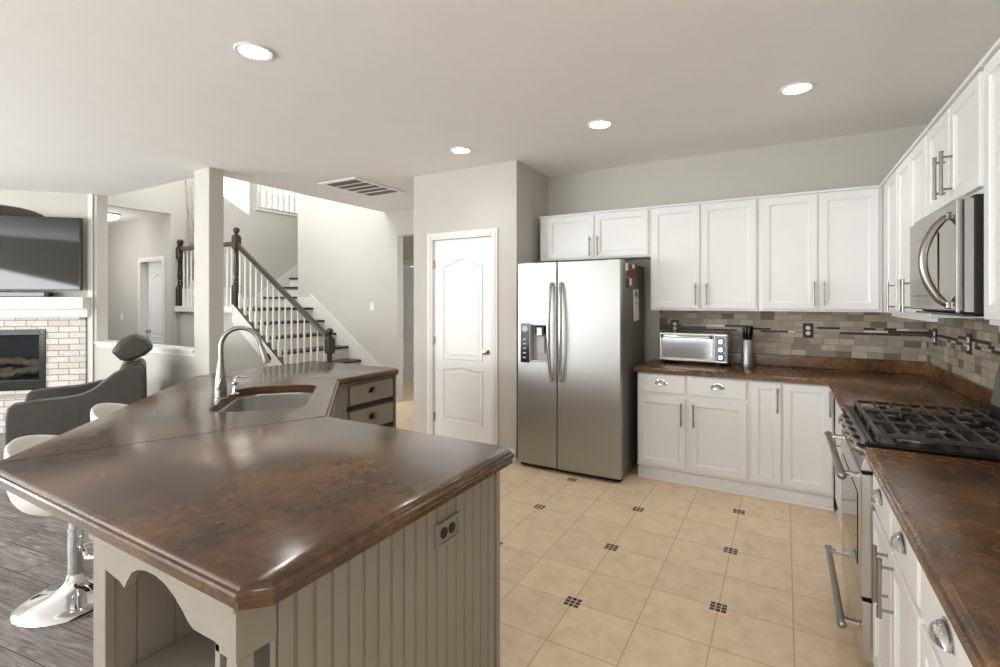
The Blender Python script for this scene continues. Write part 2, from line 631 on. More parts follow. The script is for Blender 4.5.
# ------------------------------------------------------------------ the room
CX0 = -8.05
WX, BY, ZC = .905, 4.69, 2.74            # right wall, back wall, kitchen ceiling
mb = MB()
mb.prism([(-1.55, -3.6), (WX+.1, -3.6), (WX+.1, BY+.1), (-2.0, BY+.1), (-2.0, 7.2), (-6.4, 7.2), (-6.4, 4.1), (-4.2, 3.2), (-3.2, 2.4), (-1.55, 1.0)], -.06, 0)
struct('floor', mb, M['tile'])
mb = MB()
mb.prism([(-1.55, -3.6), (-1.55, 1.0), (-3.2, 2.4), (-4.2, 3.2), (-6.4, 4.1), (-11.2, 4.1), (-11.2, -3.6)], -.06, 0)
struct('floor_wood', mb, M['wood'])
mb = MB()
mb.prism([(WX+.1, -3.6), (WX+.1, BY+.12), (-2.0, BY+.12), (-2.0, 7.3), (-5.05, 7.3), (-5.05, 2.88), (-11.2, 2.88), (-11.2, -3.6)], ZC, ZC+.3)
struct('ceiling', mb, M['ceiling'])
mb = MB()
mb.prism([(-4.95, 2.76), (-4.95, 8.9), (-11.2, 8.9), (-11.2, 2.76)], 5.45, 5.6)
struct('ceiling_stairwell', mb, M['ceiling'])
mb = MB()
mb.box(-11.2, CX0-.121, 2.89, 4.12, 2.77, 2.95)
struct('ceiling_corridor', mb, M['ceiling'])
mb = MB().box(-6.849, -5.051, 5.511, 6.81, ZC, ZC+.1)
struct('ceiling_hall', mb, M['ceiling'])

mb = MB().box(WX, WX+.1, -3.6, BY+.1, 0, ZC)
struct('wall_right', mb, M['wall'])
mb = MB().box(-2.13, WX, BY, BY+.12, 0, ZC)
struct('wall_back', mb, M['wall'])
mb = MB().box(-8.8, WX+.1, -3.7, -3.6, 0, ZC)
struct('wall_south', mb, M['wall'])
mb = MB().box(-8.78, -8.68, -3.6, 1.3, 0, ZC)
struct('wall_west', mb, M['wall'])
# pantry block: front with the door opening, and its side return to the back wall
mb = MB()
PX0, PX1 = -3.085, -2.395
mb.box(-3.34, PX0-.012, 4.0, 4.12, 0, ZC)
mb.box(PX1+.012, -2.13, 4.0, 4.12, 0, ZC)
mb.box(PX0-.012, PX1+.012, 4.0, 4.12, 2.075, ZC)
mb.box(-2.25, -2.13, 4.12, BY, 0, ZC)
mb.box(-3.34, -3.22, 4.12, 7.2, 0, ZC)
struct('wall_pantry', mb, M['wall'])
# stair wall and the hall wall with its tall opening
mb = MB()
mb.box(-6.95, -4.80, 5.39, 5.51, 0, ZC)
mb.box(-6.95, -5.05, 5.39, 5.51, ZC, 5.45)
mb.box(-4.80, -3.62, 5.39, 5.51, 2.385, ZC)
mb.box(-3.62, -3.34, 5.39, 5.51, 0, ZC)
struct('wall_stair', mb, M['wall'])
mb = MB()
mb.box(-6.6, -5.985, 6.7, 6.8, 0, ZC)
mb.box(-5.985, -5.18, 6.7, 6.8, 2.06, ZC)
mb.box(-5.18, -2.0, 6.7, 6.8, 0, ZC)
mb.box(-6.65, -6.55, 5.51, 6.8, 0, ZC)
struct('wall_hall', mb, M['wall'])
# west stairwell wall with corridor opening and the loft overlook
mb = MB()
CX = -8.05
mb.box(CX-.12, CX, 2.72, 3.99, 2.77, 5.45)
mb.box(CX-.12, CX, 3.99, 5.41, 0, 5.45)
mb.box(CX-.12, CX, 5.41, 8.8, 0, 3.09)
mb.box(CX-.12, CX, 7.6, 8.8, 3.09, 5.45)
struct('wall_stairwell_west', mb, M['wall'])
mb = MB()
mb.box(-11.2, -8.955, 3.99, 4.11, 0, 2.77)
mb.box(-8.255, CX-.12, 3.99, 4.11, 0, 2.77)
mb.box(-8.955, -8.255, 3.99, 4.11, 2.08, 2.77)
mb.box(-11.3, -11.2, 2.0, 4.11, 0, 2.77)
struct('wall_corridor', mb, M['wall'])
mb = MB()
mb.box(-11.2, -8.17, 8.8, 8.9, 2.7, 5.45)
mb.box(-10.3, -10.2, 4.1, 8.8, 2.9, 5.45)
mb.box(-10.3, -8.17, 4.12, 4.2, 2.95, 5.45)
mb.box(-10.3, -8.17, 4.2, 8.8, 2.96, 3.09)
mb.box(-8.17, -6.95, 8.7, 8.8, 0, 5.45)
mb.box(-6.95, -6.85, 5.51, 8.8, 0, 5.45)
struct('wall_loft', mb, M['wall'])
# upper walls round the stairwell: south with a high window, east
mb = MB()
mb.box(-11.2, -6.75, 2.76, 2.88, 3.04, 5.45)
mb.box(-5.55, -4.95, 2.76, 2.88, 3.04, 5.45)
mb.box(-6.75, -5.55, 2.76, 2.88, 3.04, 4.16)
mb.box(-6.75, -5.55, 2.76, 2.88, 5.3, 5.45)
struct('wall_stairwell_south', mb, M['wall'])
mb = MB().box(-5.05, -4.95, 2.88, 5.39, 3.04, 5.45)
struct('wall_stairwell_east', mb, M['wall'])
mb = MB()
mb.box(-6.75, -6.70, 2.79, 2.85, 4.16, 5.3)
mb.box(-5.60, -5.55, 2.79, 2.85, 4.16, 5.3)
mb.box(-6.70, -5.60, 2.79, 2.85, 4.16, 4.20)
mb.box(-6.70, -5.60, 2.79, 2.85, 5.26, 5.3)
struct('window_1', mb, M['trim'])

# column and half wall with white cap
mb = MB().box(-5.06, -4.80, 2.72, 2.868, 0, ZC)
struct('column', mb, M['wall'], bevel=.008)
mb = MB().box(-7.214, -5.061, 2.74, 2.858, 0, .935)
struct('wall_half', mb, M['wall'])
mb = MB()
mb.box(-7.20, -5.061, 2.705, 2.895, .935, .965)
mb.box(-7.18, -5.061, 2.722, 2.74, .895, .935)
struct('trim_half_wall_cap', mb, M['trim'], bevel=.005)

# landing face and triangular wall under the flight
RIS, RUN = 1.345/7, .264
XL = -6.57                                   # landing nosing
def stair_z(x):                              # nosing line height at x
    return 1.345 - (x-XL)*RIS/RUN
mb = MB()
x1 = XL+1.345/(RIS/RUN)
mb.prism([(CX, 0), (x1-.05, 0), (XL, 1.345-.16), (XL-.05, 1.345-.1), (CX, 1.345-.1)], 4.085, 4.155, 'y')
struct('wall_under_stair', mb, M['wall'])

# pantry door, its casing and hardware
def cathedral(x0, x1, z0, z1, rise, n=14):
    pts = [(x0, z0), (x1, z0), (x1, z1)]
    for i in range(1, n):
        t = i/n
        pts.append((x1+(x0-x1)*t, z1+rise*(.5-.5*math.cos(2*PI*t))))
    pts.append((x0, z1))
    return pts

def panel_mould(mb, poly, y, d=-1):
    for depth_list in ([(0, .0005), (.005, .010), (.012, .010), (.022, .001), (.038, .001), (.056, .007)],):
        loops = []
        for off, h in depth_list:
            loops.append([(p[0], y+d*h, p[1]) for p in offset_poly(poly, off)])
        mb.rings(loops, False, True)

def two_panel_door(mb, x0, x1, z0, z1, y0, y1, front=-1):
    """arch-topped upper panel over a shorter lower one; y0..y1 the slab, front side given by -1 (toward -Y)"""
    mb.box(x0, x1, y0, y1, z0, z1)
    w = x1-x0
    h = z1-z0
    yf = y0 if front < 0 else y1
    a, b = x0+.16*w, x1-.15*w
    panel_mould(mb, cathedral(a, b, z0+.42*h, z0+.875*h, .035*h), yf, front)
    panel_mould(mb, cathedral(a, b, z0+.115*h, z0+.375*h, .012*h), yf, front)

def door(name, x0, x1, y, ztop, knob_right=True, hinges=True, sweep=0):
    mb = MB()
    two_panel_door(mb, x0, x1, .01, ztop, y+.012, y+.05)
    d = struct(name, mb, M['white'], bevel=.002)
    kx = x1-.055 if knob_right else x0+.055
    kb = MB()
    kb.lathe([(.028, 0), (.028, .006), (.012, .009), (.011, .03), (.026, .04), (.028, .052), (.02, .062), (.004, .064)], 16, M=Matrix.Translation((kx, y+.012, .965)) @ Matrix.Rotation(PI/2, 4, 'X'))
    kb.build('door_knob', M['brass'], d, smooth=True)
    if hinges:
        hx = x0 if knob_right else x1
        for hz in (.28, 1.05, 1.82):
            hb = MB()
            hb.tube([(hx, y+.006, hz-.045), (hx, y+.006, hz+.045)], .006, 8)
            hb.box(hx-.014, hx+.014, y+.009, y+.0135, hz-.042, hz+.042)
            hb.build('door_hinge', M['brass'], d)
    return d

def casing(name, x0, x1, y, ztop, w=.07, t=.016):
    mb = MB()
    for a, b in ((x0-w, x0), (x1, x1+w)):
        mb.box(a, b, y-t, y, 0, ztop+w)
        mb.box(a+.008, b-.02, y-t-.006, y-t, 0, ztop+w-.01)
    mb.box(x0, x1, y-t, y, ztop, ztop+w)
    mb.box(x0, x1, y-t-.006, y-t, ztop+.018, ztop+w-.01)
    for a, b in ((x0-.012, x0+.001), (x1-.001, x1+.012)):
        mb.box(a, b, y, y+.11, 0, ztop)
    return struct(name, mb, M['trim'], bevel=.003)

door('door_1', PX0+.003, PX1-.003, 4.0, 2.06)
casing('trim_1', PX0, PX1, 4.0, 2.063)
door('door_2', -5.965, -5.20, 6.7, 2.045, knob_right=False, hinges=False)
casing('trim_2', -5.973, -5.192, 6.7, 2.05)
# corridor door, standing open a little inside its casing
casing('trim_3', -8.94, -8.27, 3.99, 2.065)
mb = MB()
two_panel_door(mb, -8.95, -8.26, .01, 2.07, 4.09, 4.128)
d3 = struct('door_3', mb, M['white'], bevel=.002)
kb = MB()
kb.lathe([(.028, 0), (.028, .006), (.012, .009), (.011, .03), (.026, .04), (.028, .052), (.02, .062), (.004, .064)], 14, M=Matrix.Translation((-8.87, 4.09, .965)) @ Matrix.Rotation(PI/2, 4, 'X'))
kb.build('door_knob', M['nickel'], d3, smooth=True)

# baseboards and trims that show
mb = MB()
mb.box(-3.34, PX0-.07, 3.985, 4.0, 0, .09)
mb.box(PX1+.07, -2.13, 3.985, 4.0, 0, .09)
struct('baseboard_pantry', mb, M['trim'], bevel=.003)
mb = MB()
mb.box(-6.55, -6.06, 6.685, 6.7, 0, .09)
mb.box(-5.10, -3.35, 6.685, 6.7, 0, .09)
mb.box(-4.95, -4.80, 5.375, 5.39, 0, .09)
struct('baseboard_hall', mb, M['trim'], bevel=.003)
mb = MB()
mb.box(CX, CX+.014, 4.17, 5.5, 1.345, 1.345+.17)
mb.box(-6.95, XL-.02, 5.376, 5.39, 1.345, 1.345+.17)
struct('baseboard_landing', mb, M['trim'], bevel=.003)
mb = MB()
mb.box(CX, CX+.02, 5.38, 7.6, 3.05, 3.105)
mb.box(CX, CX+.035, 5.38, 7.6, 3.105, 3.125)
struct('trim_overlook', mb, M['trim'], bevel=.003)
mb = MB()
mb.box(-6.55, -3.4, 6.66, 6.70, 2.125, 2.165)
struct('trim_4', mb, M['trim'], bevel=.003)

# ------------------------------------------------------------------ staircase
st = thing('staircase', 'white staircase with dark brown treads climbing to a landing', 'staircase', (XL, 4.7, 0))
YA, YB = 4.18, 5.388
for k in range(1, 7):
    x = XL+(7-k)*RUN
    z = k*RIS
    MB().box(x-RUN-.005, x+.028, YA-.02, YB-.02, z-.035, z).build('tread', M['dark_wood'], st, bevel=.008)
for k in range(1, 8):
    x = XL+(7-k)*RUN
    z = k*RIS
    MB().box(x-.02, x, YA, YB-.015, z-RIS, z-.035).build('riser', M['trim'], st)
MB().box(CX+.002, XL+.028, 4.157, YB-.004, 1.345-.035, 1.345).build('tread', M['dark_wood'], st, bevel=.006)
MB().box(CX+.004, XL-.03, 4.157, YB-.004, 1.345-.25, 1.345-.036).build('landing', M['trim'], st)
# second flight turning up along the west wall
for k in range(1, 8):
    y = 5.52+(k-1)*.265
    z = 1.345+k*.18
    MB().box(CX+.03, -6.955, y-.028, y+.27, z-.035, z).build('tread', M['dark_wood'], st, bevel=.008)
    MB().box(CX+.03, -6.955, y, y+.02, z-.18, z-.035).build('riser', M['trim'], st)
mb = MB()
mb.prism([(5.36, 1.345), (5.36, 1.345+.17), (5.52, 1.345+.30), (7.3, 1.345+.30+1.78*.18/.265), (7.3, 2.3), (5.8, 1.345)], CX+.001, CX+.022, 'x')
mb.build('skirt_board', M['trim'], st)
# skirt board on the stair wall
mb = MB()
mb.prism([(XL-.05, 1.345+.20), (XL-.05, 1.0), (-4.83, .06), (-4.83, 0), (-4.81, 0), (-4.81, .26)], 5.368, 5.386, 'y')
mb.build('skirt_board', M['trim'], st)
mb = MB()
mb.prism([(XL-.05, 1.345+.222), (XL-.05, 1.345+.20), (-4.81, .26), (-4.81, .282)], 5.355, 5.386, 'y')
mb.build('skirt_cap', M['trim'], st)
# closed stringer with a dark shoe rail on it
def sz(x, off):
    return stair_z(x)+off
mb = MB()
mb.prism([(XL-.02, sz(XL-.02, -.20)), (XL-.02, sz(XL-.02, .05)), (x1-.05, sz(x1-.05, .05)), (x1+.02, 0.0), (x1-.2, 0.0)], 4.045, 4.083, 'y')
mb.build('stringer', M['trim'], st, bevel=.003)
MB().box(CX+.004, XL+.01, 4.035, 4.16, 1.29, 1.372).build('landing_curb', M['trim'], st, bevel=.004)

# railing: newels, rail, balusters
NEWEL = [(.045, .0)]
def newel(mb, x, y, z0, h, base=.30):
    mb.box(x-.044, x+.044, y-.044, y+.044, z0, z0+base)
    t0, t1 = z0+base, z0+h-.30
    L = t1-t0
    mb.lathe([(.044, 0), (.03, .012), (.042, .03), (.028, .05), (.036, .07), (.024, .1), (.034, L*.3), (.038, L*.42), (.026, L*.86), (.036, L*.9), (.026, L*.94), (.044, L)], 14, (x, y, t0))
    z1 = z0+h-.30
    mb.box(x-.044, x+.044, y-.044, y+.044, z1, z1+.17)
    mb.lathe([(.05, 0), (.05, .015), (.024, .03), (.022, .045), (.036, .06), (.044, .085), (.036, .115), (.012, .128)], 14, (x, y, z1+.17))

def baluster_mesh(h, foot=.2):
    mb = MB()
    s = .0155
    mb.box(-s, s, -s, s, 0, foot)
    mb.lathe([(s, foot), (.010, foot+.02), (.0145, foot+.05), (.011, foot+.08), (.0135, foot+.2), (.0085, h)], 8)
    return mb.mesh('baluster', M['trim'], smooth=True)

YN = 4.10
XB = x1-.02
rl = thing('stair_railing', 'dark brown handrail with white balusters and a low newel up the main flight', 'railing', (XB, YN, 0))
mb = MB()
newel(mb, XB+.03, YN, 0, 1.13, .3)
mb.build('newel_post', M['dark_wood'], rl, smooth=True)
xa, xb = XL+.02, XB-.01
mb = MB()
za, zb = 1.345+.92, 1.06
mb.hexa([(xa, YN-.03, za-.07), (xb, YN-.03, zb-.07), (xb, YN+.03, zb-.07), (xa, YN+.03, za-.07),
         (xa, YN-.024, za), (xb, YN-.024, zb), (xb, YN+.024, zb), (xa, YN+.024, za)])
mb.build('handrail', M['dark_wood'], rl, bevel=.012)
MB().hexa([(xa, YN-.04, sz(xa, .051)), (xb, YN-.04, sz(xb, .051)), (xb, YN+.04, sz(xb, .051)), (xa, YN+.04, sz(xa, .051)),
           (xa, YN-.036, sz(xa, .063)), (xb, YN-.036, sz(xb, .063)), (xb, YN+.036, sz(xb, .063)), (xa, YN+.036, sz(xa, .063))]).build('shoe_rail', M['dark_wood'], rl)
n = 15
def rail_z(x):
    return za+(zb-za)*(x-xa)/(xb-xa)
bm_flight = baluster_mesh(.80, .2)
for i in range(n):
    x = xa+.06+(xb-xa-.11)*i/(n-1)
    b0 = sz(x, .055)
    inst('baluster', bm_flight, rl, (x-XB, 0, b0)).scale = (1, 1, (rail_z(x)-.055-b0)/.80)
gr = thing('landing_guard_rail', 'level dark handrail between two tall newels, guarding the stair landing', 'railing', (XL, YN, 1.345))
for x, h in ((XL-.0, 1.10), (CX+.05, 1.02)):
    mb = MB()
    newel(mb, x, YN, 1.372, h, .30)
    mb.build('newel_post', M['dark_wood'], gr, smooth=True)
mb = MB().box(CX+.09, XL-.04, YN-.03, YN+.03, 1.345+.87, 1.345+.93)
mb.build('handrail', M['dark_wood'], gr, bevel=.012)
bm_g = baluster_mesh(.845, .26)
n = 13
for i in range(n):
    inst('baluster', bm_g, gr, ((CX+.15-XL)+(XL-CX-.26)*i/(n-1), 0, .027))
ov = thing('loft_overlook_railing', 'white balusters of the upstairs overlook in the high wall opening', 'railing', (CX-.06, 5.41, 3.09))
bm_o = baluster_mesh(.95, .3)
for i in range(13):
    o = inst('baluster', bm_o, ov, (0, .09+.118*i, .035))
    o.scale = (1.35, 1.35, 1)
mb = MB().box(CX-.1, CX-.02, 5.413, 7.6, 4.06, 4.12)
mb.build('handrail', M['dark_wood'], ov, bevel=.01)
MB().box(CX-.11, CX-.01, 5.413, 7.6, 3.09, 3.125).build('shoe_rail', M['trim'], ov)

# curly branches standing on the landing
mb = MB()
rnd = random.Random(3)
for k in range(20):
    p = Vector((CX+.13+rnd.uniform(-.03, .03), 4.24+rnd.uniform(-.03, .03), 1.55))
    pts = [p.copy()]
    lean = Vector((rnd.uniform(-.006, .05), rnd.uniform(-.11, .13), 0))
    ph = rnd.uniform(0, 6)
    for s in range(34):
        p = p+lean*.055+Vector((.006*math.sin(ph+s*.9), .013*math.cos(ph*2+s*1.15), .058))
        p.x = max(p.x, CX+.015)
        pts.append(p.copy())
    mb.tube(pts, [.0095*(1-.75*i/len(pts)) for i in range(len(pts))], 5)
tw = thing('curly_branches', 'tall bundle of pale curly twigs in a slim vase on the stair landing', 'branches', (CX+.13, 4.24, 1.346))
mb.build('twigs', M['birch'], tw, smooth=True)
MB().lathe([(.06, 0), (.075, .05), (.07, .25), (.045, .4), (.05, .42), (.04, .42), (.035, .3)], 16, (CX+.13, 4.24, 1.346)).build('vase', M['white_paper'], tw, smooth=True)

# ------------------------------------------------------------------ fireplace corner (45 degree wall)
FPM = Matrix.Translation((-7.043*math.sqrt(.5), 7.043*math.sqrt(.5), 0)) @ Matrix.Rotation(PI/4, 4, 'Z')
def fp(mb, name, mat, parent=None, **k):
    """local x = along the wall (s), y = depth behind the wall face, z up"""
    bmesh.ops.transform(mb.bm, matrix=FPM, verts=mb.bm.verts)
    return mb.build(name, mat, parent, **k)
S0, S1 = -5.25, -3.20
def arch_poly(x0, x1, z0, zs, rise, n=18):
    pts = [(x1, z0), (x1, zs)]
    for i in range(1, n):
        a = PI*i/n
        pts.append(((x0+x1)/2+(x1-x0)/2*math.cos(a), zs+rise*math.sin(a)))
    pts += [(x0, zs), (x0, z0)]
    return pts
mb = MB()
AX0, AX1 = -4.98, -3.62
top = arch_poly(AX0, AX1, 1.62, 2.36, .22)
poly = [(S1, 0), (S1, ZC), (S0, ZC), (S0, 0)]
# wall with arched niche: left, right, below, and the band above the arch
mb.box(S0, AX0, 0, .1, 0, ZC)
mb.box(AX1, S1, 0, .1, 0, ZC)
mb.box(AX0, AX1, 0, .1, 1.36, 1.62)
mb.box(AX0, AX1, 0, .1, 0, .02)
arc = top[1:-1]
up = [(AX0, ZC), (AX1, ZC)]
for i in range(len(arc)-1):
    (xa_, za_), (xb_, zb_) = arc[i], arc[i+1]
    mb.hexa([(xa_, 0, za_), (xb_, 0, zb_), (xb_, .1, zb_), (xa_, .1, za_), (xa_, 0, ZC), (xb_, 0, ZC), (xb_, .1, ZC), (xa_, .1, ZC)])
bmesh.ops.transform(mb.bm, matrix=FPM, verts=mb.bm.verts)
struct('wall_fireplace', mb, M['wall'])
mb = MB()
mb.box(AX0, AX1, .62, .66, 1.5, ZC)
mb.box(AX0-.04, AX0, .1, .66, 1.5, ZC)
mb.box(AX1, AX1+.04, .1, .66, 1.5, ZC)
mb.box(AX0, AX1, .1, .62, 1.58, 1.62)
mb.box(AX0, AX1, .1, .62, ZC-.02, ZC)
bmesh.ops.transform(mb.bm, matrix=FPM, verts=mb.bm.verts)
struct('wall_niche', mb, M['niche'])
mb = MB()
mb.prism([(-7.215, 2.745), (-7.215, 2.86), (-7.42, 2.86), (-7.42, 2.70), (-7.235, 2.73)], 0, ZC)
struct('wall_pilaster', mb, M['wall'], bevel=.006)
mb = MB()
mb.box(S1-.05, S1-.0, -.012, 0, 0, ZC)
bmesh.ops.transform(mb.bm, matrix=FPM, verts=mb.bm.verts)
struct('trim_fireplace_edge', mb, M['trim'])

FC = FPM @ Vector((-4.16, 0, 0))
fire = thing('fireplace', 'whitewashed brick fireplace with black gas insert and long white mantel', 'fireplace', FC, PI/4)
mb = MB()
BX0, BX1, IX0, IX1 = -5.06, -3.262, -4.64, -3.655
mb.box(IX1, BX1, -.035, -.001, .02, 1.257)
mb.box(BX0, IX0, -.035, -.001, .02, 1.257)
mb.box(IX0, IX1, -.035, -.001, 1.119, 1.257)
mb.box(IX0, IX1, -.035, -.001, .02, .41)
fp(mb, 'brick_surround', M['brick'], fire)
mb = MB()
mb.box(-5.12, -3.27, -.40, -.036, .001, .375)
fp(mb, 'hearth', M['brick'], fire)
mb = MB()
mb.box(-5.14, -3.231, -.06, -.001, 1.257, 1.36)
mb.box(-5.16, -3.225, -.17, -.001, 1.36, 1.49)
mb.box(-5.17, -3.215, -.19, -.001, 1.476, 1.495)
fp(mb, 'mantel', M['trim'], fire, bevel=.004)
mb = MB()
mb.box(IX0, IX1, -.05, .0, 1.055, 1.119)
mb.box(IX0, IX1, -.05, .0, .41, .52)
mb.box(IX0, IX0+.06, -.05, .0, .52, 1.055)
mb.box(IX1-.06, IX1, -.05, .0, .52, 1.055)
for zz in (.43, .455, .48, 1.075, 1.095):
    mb.box(IX0+.05, IX1-.05, -.056, -.05, zz, zz+.012)
fp(mb, 'insert_frame', M['black'], fire, bevel=.003)
mb = MB()
mb.box(IX0+.05, IX1-.05, .40, .42, .43, 1.09)
mb.box(IX0+.05, IX0+.07, 0, .40, .43, 1.09)
mb.box(IX1-.07, IX1-.05, 0, .40, .43, 1.09)
mb.box(IX0+.05, IX1-.05, 0, .40, .43, .53)
mb.box(IX0+.05, IX1-.05, 0, .40, 1.06, 1.09)
fp(mb, 'firebox', M['soot'], fire)
mb = MB().box(IX0+.055, IX1-.055, -.02, -.015, .515, 1.06)
fp(mb, 'glass', M['fire_glass'], fire)
rnd = random.Random(5)
for i, (cx, cy, cz, L, ang, tilt) in enumerate(((-3.93, .12, .61, .30, .1, .25), (-4.0, .2, .72, .42, -.15, -.12), (-4.22, .12, .60, .34, .2, .1), (-3.85, .22, .66, .2, 1.0, .5), (-4.35, .2, .70, .40, .1, .15), (-4.1, .08, .585, .22, -.4, 0.0))):
    d = Vector((math.cos(ang)*math.cos(tilt), math.sin(ang)*.4, math.sin(tilt)))*L/2
    c = Vector((cx, cy, cz))
    mb = MB()
    mb.tube([c+d*(t/4-1)+Vector((0, 0, rnd.uniform(-.012, .012))) for t in range(9)], [.035]+[.042+rnd.uniform(-.008, .01) for _ in range(7)]+[.034], 8)
    fp(mb, 'log', M['log'], fire, smooth=True)
# television on a low stand, in front of the niche
TC = FPM @ Vector((-4.08, -.1, 1.496))
tv = thing('television', 'large black flat television above the fireplace mantel', 'television', TC, PI/4)
mb = MB().box(-4.76, -3.265, -.125, -.075, 1.575, 2.43)
fp(mb, 'case', M['black'], tv, bevel=.006)
mb = MB().box(-4.745, -3.28, -.128, -.1255, 1.592, 2.418)
fp(mb, 'screen', M['tv_screen'], tv)
mb = MB()
mb.box(-4.5, -3.7, -.075, -.002, 1.9, 2.1)
fp(mb, 'wall_mount', M['black_matte'], tv)
SBC = FPM @ Vector((-4.08, -.11, 1.496))
sb = thing('soundbar', 'low black soundbar on the mantel under the television', 'soundbar', SBC, PI/4)
mb = MB().box(-4.52, -3.565, -.155, -.065, 1.497, 1.555)
fp(mb, 'body', M['black_matte'], sb, bevel=.008)
mb = MB().box(-4.47, -3.61, -.158, -.1555, 1.505, 1.548)
fp(mb, 'grille', M['display'], sb)

# ------------------------------------------------------------------ switches and outlets
def rect_plate(loc, rz, label, cat, plate, dev, kind='outlet', w=.072, h=.115, name='wall_outlet', gr=None, horizontal=False):
    t = thing(name, label, cat, loc, rz, gr)
    mb = MB().box(-w/2, w/2, -.006, 0, -h/2, h/2)
    mb.build('cover_plate', plate, t, world=False, bevel=.002)
    if horizontal:
        mb = MB()
        for a, b, c, d in ((-w/2, w/2, h/2-.008, h/2), (-w/2, w/2, -h/2, -h/2+.008), (-w/2, -w/2+.008, -h/2+.008, h/2-.008), (w/2-.008, w/2, -h/2+.008, h/2-.008)):
            mb.box(a, b, -.012, -.006, c, d)
        mb.build('plate_rim', plate, t, world=False)
    if kind == 'outlet':
        for s in (-1, 1):
            mb = MB()
            if horizontal:
                mb.lathe([(.017, 0), (.017, .003), (.015, .004)], 14, M=Matrix.Translation((s*.021, -.006, 0)) @ Matrix.Rotation(PI/2, 4, 'X'))
            else:
                mb.lathe([(.017, 0), (.017, .003), (.015, .004)], 14, M=Matrix.Translation((0, -.006, s*.021)) @ Matrix.Rotation(PI/2, 4, 'X'))
            r = mb.build('receptacle', dev, t, world=False)
            mb = MB()
            for q in (-1, 1):
                if horizontal:
                    mb.box(s*.021-.004, s*.021+.004, -.0105, -.0098, q*.006-.001, q*.006+.001)
                else:
                    mb.box(q*.006-.001, q*.006+.001, -.0105, -.0098, s*.021-.004, s*.021+.004)
            mb.build('slot', M['black'], r, world=False)
    else:
        MB().box(-.016, .016, -.010, -.006, -.033, .033).build('rocker', dev, t, world=False, bevel=.002)
    return t

rect_plate((-5.29, 5.389, 1.37), 0, 'white light switch on the wall right of the stairs', 'light switch', M['plate'], M['plate'], 'switch', name='light_switch')
rect_plate((-9.57, 3.989, 1.19), 0, 'white wall switch beside the corridor door', 'light switch', M['plate'], M['plate'], 'switch', name='light_switch')

# ------------------------------------------------------------------ ceiling fittings
LABS = ['round recessed ceiling light above the sink island, brightest and nearest', 'small recessed ceiling light in front of the pantry door', 'recessed ceiling light above the refrigerator', 'recessed ceiling light in front of the cooking range wall cabinets']
for (x, y), lab in zip(((-2.372, 1.575), (-2.396, 3.49), (-1.166, 3.483), (.065, 3.49)), LABS):
    t = thing('recessed_light', lab, 'ceiling light', (x, y, ZC), 0, 'recessed ceiling lights')
    mb = MB()
    mb.lathe([(.072, -.0005), (.092, -.0005), (.094, -.006), (.088, -.010), (.074, -.008), (.070, -.0015)], 28, cap0=False, cap1=False)
    mb.build('trim_ring', M['plate'], t, world=False, smooth=True)
    mb = MB()
    mb.lathe([(.074, -.006), (.05, -.0095), (.02, -.011), (.002, -.0112)], 28, cap0=False)
    mb.build('lens', M['lens'], t, world=False, smooth=True)
    ld = bpy.data.lights.new('downlight', 'SPOT')
    ld.energy = 9
    ld.spot_size = math.radians(140)
    ld.spot_blend = .8
    ld.shadow_soft_size = .07
    ld.color = (1, .98, .95)
    lo = bpy.data.objects.new('downlight', ld)
    C.objects.link(lo)
    lo.location = (x, y, ZC-.03)
vt = thing('return_air_vent', 'white ceiling return vent with dark louvres', 'vent', (-4.14, 4.08, ZC))
mb = MB()
vx0, vx1, vy0, vy1 = -4.42, -3.86, 3.69, 4.47
zz0, zz1 = ZC-.014, ZC-.0005
mb.box(vx0, vx1, vy0, vy0+.05, zz0, zz1)
mb.box(vx0, vx1, vy1-.05, vy1, zz0, zz1)
mb.box(vx0, vx0+.05, vy0+.05, vy1-.05, zz0, zz1)
mb.box(vx1-.05, vx1, vy0+.05, vy1-.05, zz0, zz1)
for i in range(1, 5):
    yy = vy0+.05+(vy1-vy0-.1)*i/5
    mb.box(vx0+.05, vx1-.05, yy-.012, yy+.012, zz0, zz1)
mb.build('frame', M['plate'], vt, bevel=.002)
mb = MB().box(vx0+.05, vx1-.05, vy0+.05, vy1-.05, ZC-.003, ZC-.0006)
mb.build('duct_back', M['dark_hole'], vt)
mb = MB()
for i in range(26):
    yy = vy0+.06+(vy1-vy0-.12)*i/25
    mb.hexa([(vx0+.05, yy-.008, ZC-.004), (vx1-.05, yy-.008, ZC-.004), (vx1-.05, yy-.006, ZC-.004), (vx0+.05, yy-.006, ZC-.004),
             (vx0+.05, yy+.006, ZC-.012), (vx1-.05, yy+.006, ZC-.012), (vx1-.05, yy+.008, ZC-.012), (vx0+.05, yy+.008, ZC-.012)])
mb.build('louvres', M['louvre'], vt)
t = thing('dome_light', 'glowing dome light on the corridor ceiling', 'ceiling light', (-8.86, 3.5, 2.77))
MB().lathe([(.16, 0), (.16, -.02), (.15, -.025)], 20).build('base_ring', M['nickel'], t, world=False, smooth=True)
MB().lathe([(.15, -.026), (.135, -.06), (.09, -.09), (.03, -.105), (.004, -.107)], 20).build('glass_bowl', M['lens_dim'], t, world=False, smooth=True)
ld = bpy.data.lights.new('dome_lamp', 'POINT')
ld.energy = 22
ld.color = (1, .96, .91)
ld.shadow_soft_size = .2
lo = bpy.data.objects.new('dome_lamp', ld)
C.objects.link(lo)
lo.location = (-9.1, 2.95, 2.1)

# ------------------------------------------------------------------ cabinets
def rect(x0, x1, z0, z1, i, y):
    return [(x0+i, y, z0+i), (x1-i, y, z0+i), (x1-i, y, z1-i), (x0+i, y, z1-i)]

